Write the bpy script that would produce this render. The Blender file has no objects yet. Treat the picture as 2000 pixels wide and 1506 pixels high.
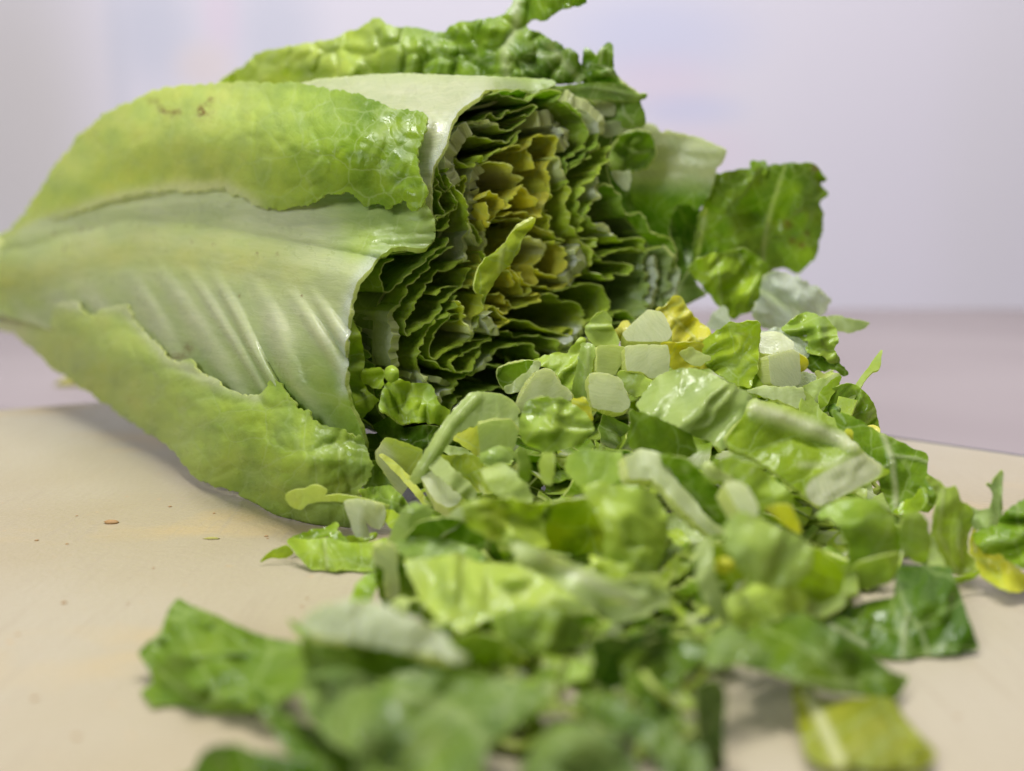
import bpy, math, random
import numpy as np
from mathutils import Vector
from mathutils.geometry import delaunay_2d_cdt

# ------------------------------------------------------------------ camera, world, lamps, exposure
S = 0.01                       # everything below is thought out in centimetres
FPX, CX, CY = 1921.0, 1000.0, 753.0
CAM_H = 5.5
PITCH = math.radians(9.06)
sc = bpy.context.scene
COL = sc.collection
camd = bpy.data.cameras.new("camera")
cam = bpy.data.objects.new("camera", camd)
COL.objects.link(cam)
cam.location = (0, 0, CAM_H * S)
cam.rotation_euler = (math.pi / 2 - PITCH, 0, 0)
camd.sensor_width = 36.0
camd.lens = FPX / 2000 * 36.0
camd.clip_start = 0.005
camd.clip_end = 50
camd.dof.use_dof = True
camd.dof.focus_distance = 0.188
camd.dof.aperture_fstop = camd.lens / 3.7
camd.dof.aperture_blades = 0
sc.camera = cam
sc.view_settings.view_transform = 'Standard'
sc.view_settings.look = 'None'
sc.view_settings.exposure = 0.0
sc.view_settings.gamma = 1.0
sc.cycles.max_bounces = 8
sc.cycles.transmission_bounces = 6
sc.cycles.sample_clamp_indirect = 6
sc.cycles.use_denoising = True

w = bpy.data.worlds.new("World"); sc.world = w; w.use_nodes = True
w.node_tree.nodes["Background"].inputs[0].default_value = (0.92, 0.93, 1.0, 1)
w.node_tree.nodes["Background"].inputs[1].default_value = 0.11

def area(name, loc, target, size, size_y, power, color):
    l = bpy.data.lights.new(name, 'AREA'); l.shape = 'RECTANGLE'
    l.size = size; l.size_y = size_y; l.energy = power; l.color = color
    o = bpy.data.objects.new(name, l); COL.objects.link(o)
    o.location = loc
    d = Vector(target) - Vector(loc)
    o.rotation_euler = d.to_track_quat('-Z', 'Y').to_euler()
    return o
KEY = area("ceiling_lamp", (-0.16, 0.30, 0.80), (0.0, 0.17, 0.03), 0.20, 0.12, 5.5, (1.0, 0.99, 0.96))
WIN = area("window_light", (-0.62, -0.55, 0.62), (0.0, 0.2, 0.03), 0.42, 0.42, 10.2, (0.93, 0.97, 1.0))
WALL_FILL = area("wall_fill", (0.35, 0.42, 1.5), (0.35, 0.95, 0.15), 0.6, 0.4, 22.5, (1.0, 0.98, 0.99))  # added fill light that brightens the wall, no such lamp is known

# ------------------------------------------------------------------ geometry helpers
cp_, sp_ = math.cos(PITCH), math.sin(PITCH)
RIGHT = np.array([1.0, 0, 0]); FWD = np.array([0, cp_, -sp_]); UP = np.array([0, sp_, cp_])
CAMP = np.array([0, 0, CAM_H])
def P(x, y, d):
    """a point of the place (cm) from a measured direction and its depth"""
    x = np.asarray(x, float); y = np.asarray(y, float); d = np.asarray(d, float)
    return (CAMP + ((x - CX) / FPX * d)[..., None] * RIGHT + ((CY - y) / FPX * d)[..., None] * UP + d[..., None] * FWD)
def ground_depth(x, y, z=0.0):
    k = (CY - np.asarray(y, float)) / FPX
    return (z - CAM_H) / (k * cp_ - sp_)

def hash2(ix, iy, seed):
    h = (ix.astype(np.int64) * 374761393 + iy.astype(np.int64) * 668265263 + seed * 1442695041) & 0x7fffffff
    h = (h ^ (h >> 13)) * 1274126177 & 0x7fffffff
    h = (h ^ (h >> 16)) & 0x7fffffff
    return h / 0x7fffffff
def vnoise(x, y, seed=0):
    x = np.asarray(x, float); y = np.asarray(y, float)
    ix = np.floor(x); iy = np.floor(y); fx = x - ix; fy = y - iy
    fx = fx * fx * (3 - 2 * fx); fy = fy * fy * (3 - 2 * fy)
    a = hash2(ix, iy, seed); b = hash2(ix + 1, iy, seed); c = hash2(ix, iy + 1, seed); d = hash2(ix + 1, iy + 1, seed)
    return (a * (1 - fx) + b * fx) * (1 - fy) + (c * (1 - fx) + d * fx) * fy * 1.0 - 0.5
def fbm(x, y, seed=0, octs=3):
    s = 0; a = 1.0
    for o in range(octs):
        s = s + a * vnoise(x * 2 ** o + 17.3 * o, y * 2 ** o + 5.1 * o, seed + o); a *= 0.5
    return s
def smooth01(t):
    t = np.clip(t, 0, 1); return t * t * (3 - 2 * t)
def catmull(pts, step):
    p = np.array(pts, float)
    q = np.vstack([2 * p[0] - p[1], p, 2 * p[-1] - p[-2]])
    out = []
    for i in range(1, len(q) - 2):
        p0, p1, p2, p3 = q[i - 1], q[i], q[i + 1], q[i + 2]
        n = max(1, int(round(np.linalg.norm((p2 - p1)[:2]) / step)))
        for k in range(n):
            t = k / n
            out.append(0.5 * (2 * p1 + (p2 - p0) * t + (2 * p0 - 5 * p1 + 4 * p2 - p3) * t * t + (3 * p1 - p0 - 3 * p2 + p3) * t ** 3))
    out.append(q[-2])
    return np.array(out)
def chaikin(p, n=2, cut=0.25):
    p = np.array(p, float)
    for _ in range(n):
        q = np.roll(p, -1, axis=0)
        a = p * (1 - cut) + q * cut; b = p * cut + q * (1 - cut)
        p = np.stack([a, b], 1).reshape(-1, p.shape[1])
    return p
def round_corners(p, dist=3.5):
    p = np.array(p, float); out = []
    for i in range(len(p)):
        a, b, c = p[i - 1], p[i], p[(i + 1) % len(p)]
        u = a - b; v = c - b; lu = np.linalg.norm(u) + 1e-9; lv = np.linalg.norm(v) + 1e-9
        k = min(dist, lu * 0.3, lv * 0.3); p0 = b + u / lu * k; p1 = b + v / lv * k
        out += [p0, 0.25 * p0 + 0.5 * b + 0.25 * p1, p1]
    return np.array(out)
def resample_closed(p, step):
    q = np.vstack([p, p[:1]]); seg = np.linalg.norm(np.diff(q, axis=0), axis=1)
    L = np.concatenate([[0], np.cumsum(seg)]); n = max(8, int(L[-1] / step))
    t = np.arange(n) / n * L[-1]
    return np.stack([np.interp(t, L, q[:, 0]), np.interp(t, L, q[:, 1])], 1)
def in_poly(px, py, poly):
    inside = np.zeros(len(px), bool)
    x0, y0 = poly[:, 0], poly[:, 1]; x1, y1 = np.roll(x0, -1), np.roll(y0, -1)
    for a, b, c, d in zip(x0, y0, x1, y1):
        if b == d: continue
        cond = ((b > py) != (d > py)) & (px < (c - a) * (py - b) / (d - b) + a)
        inside ^= cond
    return inside
def seg_dist(px, py, line):
    best = np.full(np.shape(px), 1e9)
    for (ax, ay), (bx, by) in zip(line[:-1], line[1:]):
        dx, dy = bx - ax, by - ay; L = dx * dx + dy * dy + 1e-9
        t = np.clip(((px - ax) * dx + (py - ay) * dy) / L, 0, 1)
        best = np.minimum(best, np.hypot(px - ax - t * dx, py - ay - t * dy))
    return best
class TPS:
    """smooth depth field through measured points"""
    def __init__(s, pts):
        p = np.array(pts, float); s.p = p[:, :2] / 100.0; n = len(p)
        K = s.U(s.p, s.p) + np.eye(n) * 0.02
        A = np.zeros((n + 3, n + 3)); A[:n, :n] = K; A[:n, n] = 1; A[:n, n + 1:] = s.p; A[n, :n] = 1; A[n + 1:, :n] = s.p.T
        b = np.zeros(n + 3); b[:n] = p[:, 2]
        s.w = np.linalg.lstsq(A, b, rcond=None)[0]
    def U(s, a, b):
        r2 = ((a[:, None] - b[None]) ** 2).sum(-1) + 1e-9
        return 0.5 * r2 * np.log(r2)
    def __call__(s, x, y):
        q = np.stack([np.ravel(x), np.ravel(y)], 1) / 100.0
        n = len(s.p)
        return (s.U(q, s.p) @ s.w[:n] + s.w[n] + q @ s.w[n + 1:]).reshape(np.shape(x))

def cells(x, y, size, seed=0, warp=0.25):
    """cushions between veins: 0 on the vein, 1 in the middle of a cell"""
    x = np.asarray(x, float) / size; y = np.asarray(y, float) / size
    x = x + warp * fbm(x * 1.3, y * 1.3, seed + 1, 2) * 2; y = y + warp * fbm(x * 1.3 + 9, y * 1.3, seed + 2, 2) * 2
    ix, iy = np.floor(x), np.floor(y); d1 = np.full(x.shape, 9.0); d2 = np.full(x.shape, 9.0)
    for a in (-1, 0, 1):
        for b in (-1, 0, 1):
            qx, qy = ix + a, iy + b
            d = np.hypot(qx + 0.1 + 0.8 * hash2(qx, qy, seed) - x, qy + 0.1 + 0.8 * hash2(qx, qy, seed + 7) - y)
            d2 = np.minimum(np.maximum(d, d1), d2); d1 = np.minimum(d, d1)
    return smooth01((d2 - d1) * 2.2)
def vert_normals(V, F):
    F = np.array(F); 
    N = np.zeros_like(V)
    if F.shape[1] == 3: n = np.cross(V[F[:, 1]] - V[F[:, 0]], V[F[:, 2]] - V[F[:, 0]])
    else: n = np.cross(V[F[:, 2]] - V[F[:, 0]], V[F[:, 3]] - V[F[:, 1]])
    for k in range(F.shape[1]): np.add.at(N, F[:, k], n)
    l = np.linalg.norm(N, axis=1); l[l == 0] = 1
    return N / l[:, None]

def shell(name, V, F, T, MX, UV, mat, parent=None, origin=None, EX=None, flip_to_cam=True):
    """a sheet of tissue with real thickness: two skins and a rim. MX = rib, yellow, deep, frost per vertex; EX = brown, gloss"""
    V = np.array(V, float); F = [tuple(f) for f in F]; n = len(V)
    if parent is not None or origin is None: V[:, 2] = np.where(V[:, 1] < 29, np.maximum(V[:, 2], 0.04), V[:, 2])
    N = vert_normals(V, F)
    if flip_to_cam and np.mean(((CAMP - V) * N).sum(1)) < 0:
        F = [tuple(reversed(f)) for f in F]; N = -N
    T = np.broadcast_to(np.asarray(T, float), (n,))
    A = V + N * (T / 2)[:, None]; B = V - N * (T / 2)[:, None]
    cnt = {}
    for f in F:
        for i in range(len(f)):
            a, b = f[i], f[(i + 1) % len(f)]; k = (a, b) if a < b else (b, a)
            cnt[k] = None if k in cnt else (a, b)
    bd = [e for e in cnt.values() if e is not None]
    bv = sorted({v for e in bd for v in e}); bi = {v: i for i, v in enumerate(bv)}; m = len(bv)
    allv = np.vstack([A, B, A[bv], B[bv]])
    faces = list(F) + [tuple(n + i for i in reversed(f)) for f in F] + \
        [(2 * n + bi[b], 2 * n + bi[a], 2 * n + m + bi[a], 2 * n + m + bi[b]) for a, b in bd]
    if origin is None: origin = V.mean(0)
    me = bpy.data.meshes.new(name)
    me.from_pydata(((allv - origin) * S).tolist(), [], faces)
    MX = np.asarray(MX, float); EX = np.zeros((n, 4)) if EX is None else EX
    idx = np.concatenate([np.arange(n), np.arange(n), bv, bv]).astype(int)
    mx = MX[idx].copy(); ex = EX[idx].copy(); ex[2 * n:, 2] = 1.0      # third channel: cut edge
    at = me.attributes.new("mx", 'FLOAT_COLOR', 'POINT'); at.data.foreach_set("color", mx.astype(np.float32).ravel())
    at = me.attributes.new("ex", 'FLOAT_COLOR', 'POINT'); at.data.foreach_set("color", ex.astype(np.float32).ravel())
    uvl = me.uv_layers.new(name="UVMap")
    li = np.zeros(len(me.loops), np.int32); me.loops.foreach_get("vertex_index", li)
    uvl.data.foreach_set("uv", np.asarray(UV, float)[idx][li].astype(np.float32).ravel())
    me.polygons.foreach_set("use_smooth", [True] * len(me.polygons))
    me.materials.append(mat); me.update()
    o = bpy.data.objects.new(name, me); COL.objects.link(o)
    if parent is not None:
        o.parent = parent
        o.location = tuple(((origin * S) - np.array(parent.location)).tolist())
    else: o.location = tuple((origin * S).tolist())
    return o

RNG = np.random.RandomState(7)
SEED = [100]
def sheet(name, outline, d, mat, col=(0, 0, 0, 0), thick=0.045, step=5, ribs=(), jag=1.2, jagw=9, wob=0.10, wobs=70, bump=0.012,
          tilt=(0, 0), bulge=0.0, dp=None, disp=None, colf=None, exf=None, parent=None, cell=0.0, gloss=0.0, uvrot=None, soft=1, grow=1.5):
    """one piece of leaf from its outline; d = depth, dp = depth points, ribs = [(line, width px, strength, extra thickness)]"""
    SEED[0] += 1; seed = SEED[0]
    ol = resample_closed(chaikin(outline, 2, 0.25) if soft > 1 else round_corners(outline), step * 0.8)
    nx = np.roll(ol, -1, 0) - np.roll(ol, 1, 0); nx = np.stack([nx[:, 1], -nx[:, 0]], 1); nx /= np.linalg.norm(nx, axis=1)[:, None] + 1e-9
    s = np.arange(len(ol)) * step * 0.8
    j = (fbm(s / jagw, s * 0 + seed, seed, 2) * 1.6 - 1.5 * np.abs(vnoise(s / (jagw * 1.7), s * 0, seed + 5)) + 0.3) * jag
    sgn = 1.0 if np.sum(ol[:, 0] * np.roll(ol[:, 1], -1) - np.roll(ol[:, 0], -1) * ol[:, 1]) > 0 else -1.0
    ol = ol + nx * (j + sgn * grow)[:, None]
    x0, y0 = ol.min(0); x1, y1 = ol.max(0)
    gy = np.arange(y0, y1, step * 0.87); pts = []
    for r, yy in enumerate(gy):
        gx = np.arange(x0 + (r % 2) * step / 2, x1, step); pts.append(np.stack([gx, np.full(len(gx), yy)], 1))
    g = np.vstack(pts) if pts else np.zeros((0, 2))
    g = g[in_poly(g[:, 0], g[:, 1], ol)]
    if len(g):
        dd = np.min(np.hypot(g[:, None, 0] - ol[None, :, 0], g[:, None, 1] - ol[None, :, 1]), axis=1) if len(g) * len(ol) < 6e6 else np.full(len(g), 99)
        g = g[dd > step * 0.55]
    allp = np.vstack([ol, g])
    r = delaunay_2d_cdt([Vector(p) for p in allp.tolist()], [], [list(range(len(ol)))], 1, 1e-4)
    V2 = np.array([tuple(v) for v in r[0]]); F = [tuple(f) for f in r[2] if len(f) == 3]
    x, y = V2[:, 0], V2[:, 1]
    c = np.array(outline, float).mean(0); R = max(20, np.hypot(*(np.array(outline) - c).T).max())
    if dp is not None: D = TPS(dp)(x, y)
    else: D = d + tilt[0] * (x - c[0]) / 100 + tilt[1] * (y - c[1]) / 100
    rr = np.hypot(x - c[0], y - c[1]) / R
    D = D - bulge * (1 - rr ** 2)
    th = (seed * 1.618) % 3.1416; wq = max(wobs, 34)
    xr = (x * math.cos(th) + y * math.sin(th)); yr = (y * math.cos(th) - x * math.sin(th)) * 0.55
    cr = 1 - np.abs(fbm(xr / wq / 0.8, yr / wq / 0.8, seed + 31, 2)) * 3.0          # sharp-ridged creases
    D = D + wob * (1.2 * fbm(xr / wq, yr / wq, seed, 1) * 2 - 0.42 * cr) + bump * fbm(x / 14, y / 14, seed + 9, 2) * 2
    MX = np.tile(np.array(col, float), (len(x), 1)); T = np.full(len(x), thick)
    for rb in ribs:
        line, wd, st = rb[:3]; tk = rb[3] if len(rb) > 3 else 0.03
        m = np.exp(-(seg_dist(x, y, line) / (wd * 0.5)) ** 2.6)
        MX[:, 0] = np.maximum(MX[:, 0], m * st); MX[:, 2] *= (1 - m * st)
        T = T + tk * m; D = D - 0.5 * tk * m
    if disp is not None: D = D - disp(x, y)
    if cell: D = D - cell * (cells(x, y, 44, seed) + 0.35 * cells(x, y, 19, seed + 3)) * (1 - 0.8 * MX[:, 0])
    if colf is not None: MX = colf(x, y, MX)
    EX = np.zeros((len(x), 4)); EX[:, 1] = gloss * 0.75
    if exf is not None: EX = exf(x, y, EX)
    dm = D.mean(); a = (seed * 2.399) % 6.283 if uvrot is None else uvrot
    ux, uy = (x - CX) / FPX * dm, (CY - y) / FPX * dm
    UV = np.stack([ux * math.cos(a) - uy * math.sin(a), ux * math.sin(a) + uy * math.cos(a)], 1) + seed * 1.7
    return shell(name, P(x, y, D), F, T, MX, UV, mat, parent, EX=EX)

# ------------------------------------------------------------------ materials
def newmat(name):
    m = bpy.data.materials.new(name); m.use_nodes = True; nt = m.node_tree; nt.nodes.clear()
    return m, nt, nt.nodes, nt.links
def leaf_material():
    m, nt, N, L = newmat("lettuce_tissue")
    def node(t, **k):
        n = N.new(t)
        for a, b in k.items(): setattr(n, a, b)
        return n
    def math_(op, a, b=None, clamp=False):
        n = node('ShaderNodeMath', operation=op, use_clamp=clamp)
        for i, v in enumerate((a, b)):
            if v is None: continue
            if isinstance(v, (int, float)): n.inputs[i].default_value = v
            else: L.new(v, n.inputs[i])
        return n.outputs[0]
    def mix(f, a, b):
        n = node('ShaderNodeMix', data_type='RGBA')
        for s_, v in ((n.inputs[0], f), (n.inputs[6], a), (n.inputs[7], b)):
            if isinstance(v, (int, float)): s_.default_value = v
            elif isinstance(v, tuple): s_.default_value = v + (1,)
            else: L.new(v, s_)
        return n.outputs[2]
    at = node('ShaderNodeAttribute', attribute_name='mx'); sp = node('ShaderNodeSeparateColor'); L.new(at.outputs['Color'], sp.inputs[0])
    rib, yel, deep = sp.outputs; frost = at.outputs['Alpha']
    ax = node('ShaderNodeAttribute', attribute_name='ex'); sx = node('ShaderNodeSeparateColor'); L.new(ax.outputs['Color'], sx.inputs[0])
    brown, gloss, edge = sx.outputs
    uv = node('ShaderNodeUVMap'); uv.uv_map = "UVMap"
    oi = node('ShaderNodeObjectInfo')
    # distorted coordinates for the veins
    n0 = node('ShaderNodeTexNoise'); n0.inputs['Scale'].default_value = 2.2; n0.inputs['Detail'].default_value = 3; L.new(uv.outputs[0], n0.inputs['Vector'])
    vm = node('ShaderNodeVectorMath', operation='SCALE'); vm.inputs[3].default_value = 0.28; L.new(n0.outputs['Color'], vm.inputs[0])
    va = node('ShaderNodeVectorMath', operation='ADD'); L.new(uv.outputs[0], va.inputs[0]); L.new(vm.outputs[0], va.inputs[1])
    def vor(scale, lo, hi):
        v = node('ShaderNodeTexVoronoi', feature='DISTANCE_TO_EDGE'); v.inputs['Scale'].default_value = scale; L.new(va.outputs[0], v.inputs['Vector'])
        r = node('ShaderNodeMapRange'); r.interpolation_type = 'SMOOTHSTEP'; r.inputs[1].default_value = lo; r.inputs[2].default_value = hi; r.inputs[3].default_value = 1; r.inputs[4].default_value = 0
        L.new(v.outputs['Distance'], r.inputs[0]); return r.outputs[0], v.outputs['Distance']
    v1, d1 = vor(1.35, 0.0, 0.045); v2, d2 = vor(5.5, 0.0, 0.09)
    notrib = math_('SUBTRACT', 1.0, rib, True)
    n1 = node('ShaderNodeTexNoise'); n1.inputs['Scale'].default_value = 1.6; n1.inputs['Detail'].default_value = 5; L.new(uv.outputs[0], n1.inputs['Vector'])
    n2 = node('ShaderNodeTexNoise'); n2.inputs['Scale'].default_value = 16; n2.inputs['Detail'].default_value = 4; L.new(uv.outputs[0], n2.inputs['Vector'])
    # streaks along the ribs
    mp = node('ShaderNodeMapping'); mp.inputs['Scale'].default_value = (2.0, 22, 1); L.new(va.outputs[0], mp.inputs[0])
    n3 = node('ShaderNodeTexNoise'); n3.inputs['Scale'].default_value = 1.2; n3.inputs['Detail'].default_value = 3; L.new(mp.outputs[0], n3.inputs['Vector'])
    GREEN = (0.200, 0.365, 0.020); YEL = (0.60, 0.67, 0.045); DEEP = (0.046, 0.118, 0.004); RIB = (0.62, 0.68, 0.40)
    yv = math_('ADD', yel, math_('MULTIPLY', math_('SUBTRACT', n1.outputs['Fac'], 0.5), 0.5), True)
    dv = math_('ADD', deep, math_('MULTIPLY', math_('SUBTRACT', n1.outputs['Fac'], 0.52), -0.7), True)
    dv = math_('ADD', dv, math_('MULTIPLY', math_('SUBTRACT', oi.outputs['Random'], 0.5), 0.10), True)
    rp = node('ShaderNodeValToRGB'); e = rp.color_ramp.elements
    e[0].color = GREEN + (1,); e[0].position = 0.05; e[1].color = (0.64, 0.61, 0.06, 1); e[1].position = 0.88
    k = e.new(0.55); k.color = (0.47, 0.58, 0.04, 1)
    L.new(yv, rp.inputs[0]); c = rp.outputs[0]
    c = mix(dv, c, DEEP)
    ribc = mix(n3.outputs['Fac'], (0.47, 0.51, 0.29), (0.70, 0.69, 0.50))
    vein = math_('MULTIPLY', math_('ADD', math_('MULTIPLY', v1, 0.34), math_('MULTIPLY', v2, 0.09)), notrib)
    c = mix(vein, c, (0.50, 0.60, 0.22))
    c = mix(rib, c, ribc)
    fr = math_('MULTIPLY', frost, math_('ADD', 0.35, n2.outputs['Fac']), True)
    c = mix(fr, c, (0.66, 0.70, 0.62))
    c = mix(math_('MULTIPLY', edge, 0.72), c, (0.60, 0.64, 0.22))
    bn = math_('MULTIPLY', brown, math_('GREATER_THAN', n2.outputs['Fac'], 0.44))
    c = mix(bn, c, (0.20, 0.10, 0.03))
    # relief
    h = math_('ADD', math_('MULTIPLY', math_('MINIMUM', d1, 0.22), 0.5), math_('MULTIPLY', math_('MINIMUM', d2, 0.25), 0.10))
    h = math_('MULTIPLY', h, notrib)
    h = math_('ADD', h, math_('MULTIPLY', n2.outputs['Fac'], 0.035))
    h = math_('ADD', h, math_('MULTIPLY', math_('MULTIPLY', n3.outputs['Fac'], rib), 0.06))
    nf = node('ShaderNodeTexNoise'); nf.inputs['Scale'].default_value = 34; nf.inputs['Detail'].default_value = 2; L.new(uv.outputs[0], nf.inputs['Vector'])
    h = math_('ADD', h, math_('MULTIPLY', math_('MULTIPLY', nf.outputs['Fac'], frost), 0.32))
    bp = node('ShaderNodeBump'); bp.inputs['Strength'].default_value = 0.8; bp.inputs['Distance'].default_value = 0.0013; L.new(h, bp.inputs['Height'])
    pr = node('ShaderNodeBsdfPrincipled')
    L.new(c, pr.inputs['Base Color']); L.new(bp.outputs[0], pr.inputs['Normal'])
    wr = node('ShaderNodeMapRange'); wr.interpolation_type = 'SMOOTHSTEP'; wr.inputs[1].default_value = 0.52; wr.inputs[2].default_value = 0.62; wr.inputs[3].default_value = 0; wr.inputs[4].default_value = 0.17
    nw = node('ShaderNodeTexNoise'); nw.inputs['Scale'].default_value = 3.3; nw.inputs['Detail'].default_value = 3; L.new(va.outputs[0], nw.inputs['Vector']); L.new(nw.outputs['Fac'], wr.inputs[0])
    rg = math_('SUBTRACT', math_('ADD', 0.30, math_('MULTIPLY', n2.outputs['Fac'], 0.20)), math_('MULTIPLY', gloss, 0.30), True)
    rg = math_('SUBTRACT', rg, wr.outputs[0], True)
    rg = math_('MAXIMUM', rg, 0.07)
    rg = math_('SUBTRACT', rg, math_('MULTIPLY', frost, 0.18), True)
    L.new(rg, pr.inputs['Roughness']); pr.inputs['IOR'].default_value = 1.35
    L.new(math_('MULTIPLY', rib, 0.5), pr.inputs['Subsurface Weight']); pr.inputs['Subsurface Radius'].default_value = (1.0, 1.0, 0.5); pr.inputs['Subsurface Scale'].default_value = 0.0018
    tr = node('ShaderNodeBsdfTranslucent'); L.new(bp.outputs[0], tr.inputs['Normal'])
    hs = node('ShaderNodeHueSaturation'); hs.inputs['Saturation'].default_value = 1.12; hs.inputs['Value'].default_value = 1.25; L.new(c, hs.inputs['Color']); L.new(hs.outputs[0], tr.inputs['Color'])
    ms = node('ShaderNodeMixShader'); ms.inputs[0].default_value = 0.50
    L.new(pr.outputs[0], ms.inputs[1]); L.new(tr.outputs[0], ms.inputs[2])
    out = node('ShaderNodeOutputMaterial'); L.new(ms.outputs[0], out.inputs[0])
    return m
LEAF = leaf_material()

def board_material():
    m, nt, N, L = newmat("board_plastic")
    tc = N.new('ShaderNodeTexCoord')
    def noise(scale, det=4, sc=(1, 1, 1)):
        mp = N.new('ShaderNodeMapping'); mp.inputs['Scale'].default_value = sc; L.new(tc.outputs['Object'], mp.inputs[0])
        n = N.new('ShaderNodeTexNoise'); n.inputs['Scale'].default_value = scale; n.inputs['Detail'].default_value = det; L.new(mp.outputs[0], n.inputs['Vector']); return n.outputs['Fac']
    def ramp(f, a, b):
        r = N.new('ShaderNodeMapRange'); r.inputs[1].default_value = a; r.inputs[2].default_value = b; L.new(f, r.inputs[0]); return r.outputs[0]
    def mix(f, a, b):
        n = N.new('ShaderNodeMix'); n.data_type = 'RGBA'; L.new(f, n.inputs[0])
        for s_, v in ((n.inputs[6], a), (n.inputs[7], b)):
            if isinstance(v, tuple): s_.default_value = v + (1,)
            else: L.new(v, s_)
        return n.outputs[2]
    c = mix(ramp(noise(9), 0.35, 0.65), (0.300, 0.245, 0.148), (0.355, 0.315, 0.235))
    c = mix(ramp(noise(22, 7, (0.6, 1.0, 1)), 0.53, 0.66), c, (0.40, 0.29, 0.13))      # juice stains
    c = mix(ramp(noise(420, 2), 0.68, 0.76), c, (0.36, 0.27, 0.16))
    c = mix(ramp(noise(60, 4, (14, 0.8, 1)), 0.56, 0.76), c, (0.30, 0.25, 0.17))
    pr = N.new('ShaderNodeBsdfPrincipled'); L.new(c, pr.inputs['Base Color']); pr.inputs['Roughness'].default_value = 0.36
    b = N.new('ShaderNodeBump'); b.inputs['Strength'].default_value = 0.5; b.inputs['Distance'].default_value = 0.0004
    L.new(noise(900, 3), b.inputs['Height']); L.new(b.outputs[0], pr.inputs['Normal'])
    out = N.new('ShaderNodeOutputMaterial'); L.new(pr.outputs[0], out.inputs[0]); return m
def table_material():
    m, nt, N, L = newmat("table_laminate")
    tc = N.new('ShaderNodeTexCoord'); n = N.new('ShaderNodeTexNoise'); n.inputs['Scale'].default_value = 5; L.new(tc.outputs['Object'], n.inputs['Vector'])
    r = N.new('ShaderNodeValToRGB'); r.color_ramp.elements[0].position = 0.35; r.color_ramp.elements[1].position = 0.7
    r.color_ramp.elements[0].color = (0.235, 0.195, 0.198, 1); r.color_ramp.elements[1].color = (0.28, 0.238, 0.24, 1); L.new(n.outputs['Fac'], r.inputs[0])
    pr = N.new('ShaderNodeBsdfPrincipled'); L.new(r.outputs[0], pr.inputs['Base Color']); pr.inputs['Roughness'].default_value = 0.5
    out = N.new('ShaderNodeOutputMaterial'); L.new(pr.outputs[0], out.inputs[0]); return m
def wall_material():
    """pale wall covering with soft lilac, blue and pink flat print, and light fall-off painted grey at left"""
    m, nt, N, L = newmat("printed_wall_covering")
    tc = N.new('ShaderNodeTexCoord')
    base = (0.60, 0.575, 0.66)
    n = N.new('ShaderNodeTexNoise'); n.inputs['Scale'].default_value = 3.0; n.inputs['Detail'].default_value = 2; L.new(tc.outputs['Object'], n.inputs['Vector'])
    def mix(f, a, b):
        k = N.new('ShaderNodeMix'); k.data_type = 'RGBA'; L.new(f, k.inputs[0])
        for s_, v in ((k.inputs[6], a), (k.inputs[7], b)):
            if isinstance(v, tuple): s_.default_value = v + (1,)
            else: L.new(v, s_)
        return k.outputs[2]
    c = mix(n.outputs['Fac'], (0.585, 0.565, 0.64), (0.635, 0.60, 0.67))
    def blob(c, px, py, rx, ry, col, st):
        d = WALL_Y / cp_
        # object space of the wall = place coordinates in metres
        dep = depth_on_wall(px, py); q = P(px, py, dep) * S; rx_ = rx / FPX * dep * S; ry_ = ry / FPX * dep * S
        s_ = N.new('ShaderNodeVectorMath'); s_.operation = 'SUBTRACT'; L.new(tc.outputs['Object'], s_.inputs[0]); s_.inputs[1].default_value = tuple(q)
        mu = N.new('ShaderNodeVectorMath'); mu.operation = 'MULTIPLY'; L.new(s_.outputs[0], mu.inputs[0]); mu.inputs[1].default_value = (1 / rx_, 0, 1 / ry_)
        ln = N.new('ShaderNodeVectorMath'); ln.operation = 'LENGTH'; L.new(mu.outputs[0], ln.inputs[0])
        r = N.new('ShaderNodeMapRange'); r.interpolation_type = 'SMOOTHSTEP'; r.inputs[1].default_value = 0.2; r.inputs[2].default_value = 1.5; r.inputs[3].default_value = st; r.inputs[4].default_value = 0; L.new(ln.outputs['Value'], r.inputs[0])
        return mix(r.outputs[0], c, col)
    BL = (0.43, 0.47, 0.68); PK = (0.62, 0.49, 0.60); GREY_FALLOFF = (0.50, 0.47, 0.46); LB = (0.46, 0.48, 0.58)
    c = blob(c, 1270, 70, 200, 90, BL, 0.42); c = blob(c, 1280, 165, 130, 60, PK, 0.35); c = blob(c, 1340, 215, 110, 35, BL, 0.425)
    c = blob(c, 1330, 300, 150, 60, PK, 0.35); c = blob(c, 540, 60, 90, 120, LB, 0.55); c = blob(c, 300, 60, 90, 120, LB, 0.6)
    c = blob(c, 430, 30, 40, 90, PK, 0.4); c = blob(c, 400, 130, 60, 50, (0.62, 0.55, 0.56), 0.8); c = blob(c, 235, 200, 25, 260, LB, 0.35)
    c = blob(c, 30, 250, 180, 420, GREY_FALLOFF, 0.8); c = blob(c, 1950, 300, 120, 500, (0.59, 0.57, 0.61), 0.6)  # first blob: light falling off at left, painted into the wall colour
    pr = N.new('ShaderNodeBsdfPrincipled'); L.new(c, pr.inputs['Base Color']); pr.inputs['Roughness'].default_value = 0.7
    out = N.new('ShaderNodeOutputMaterial'); L.new(pr.outputs[0], out.inputs[0]); return m

TABLE_Z = -1.6
WALL_Y = 88.0
def depth_on_wall(px, py):
    k = (CY - py) / FPX
    return WALL_Y / (cp_ + k * sp_)

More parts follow.
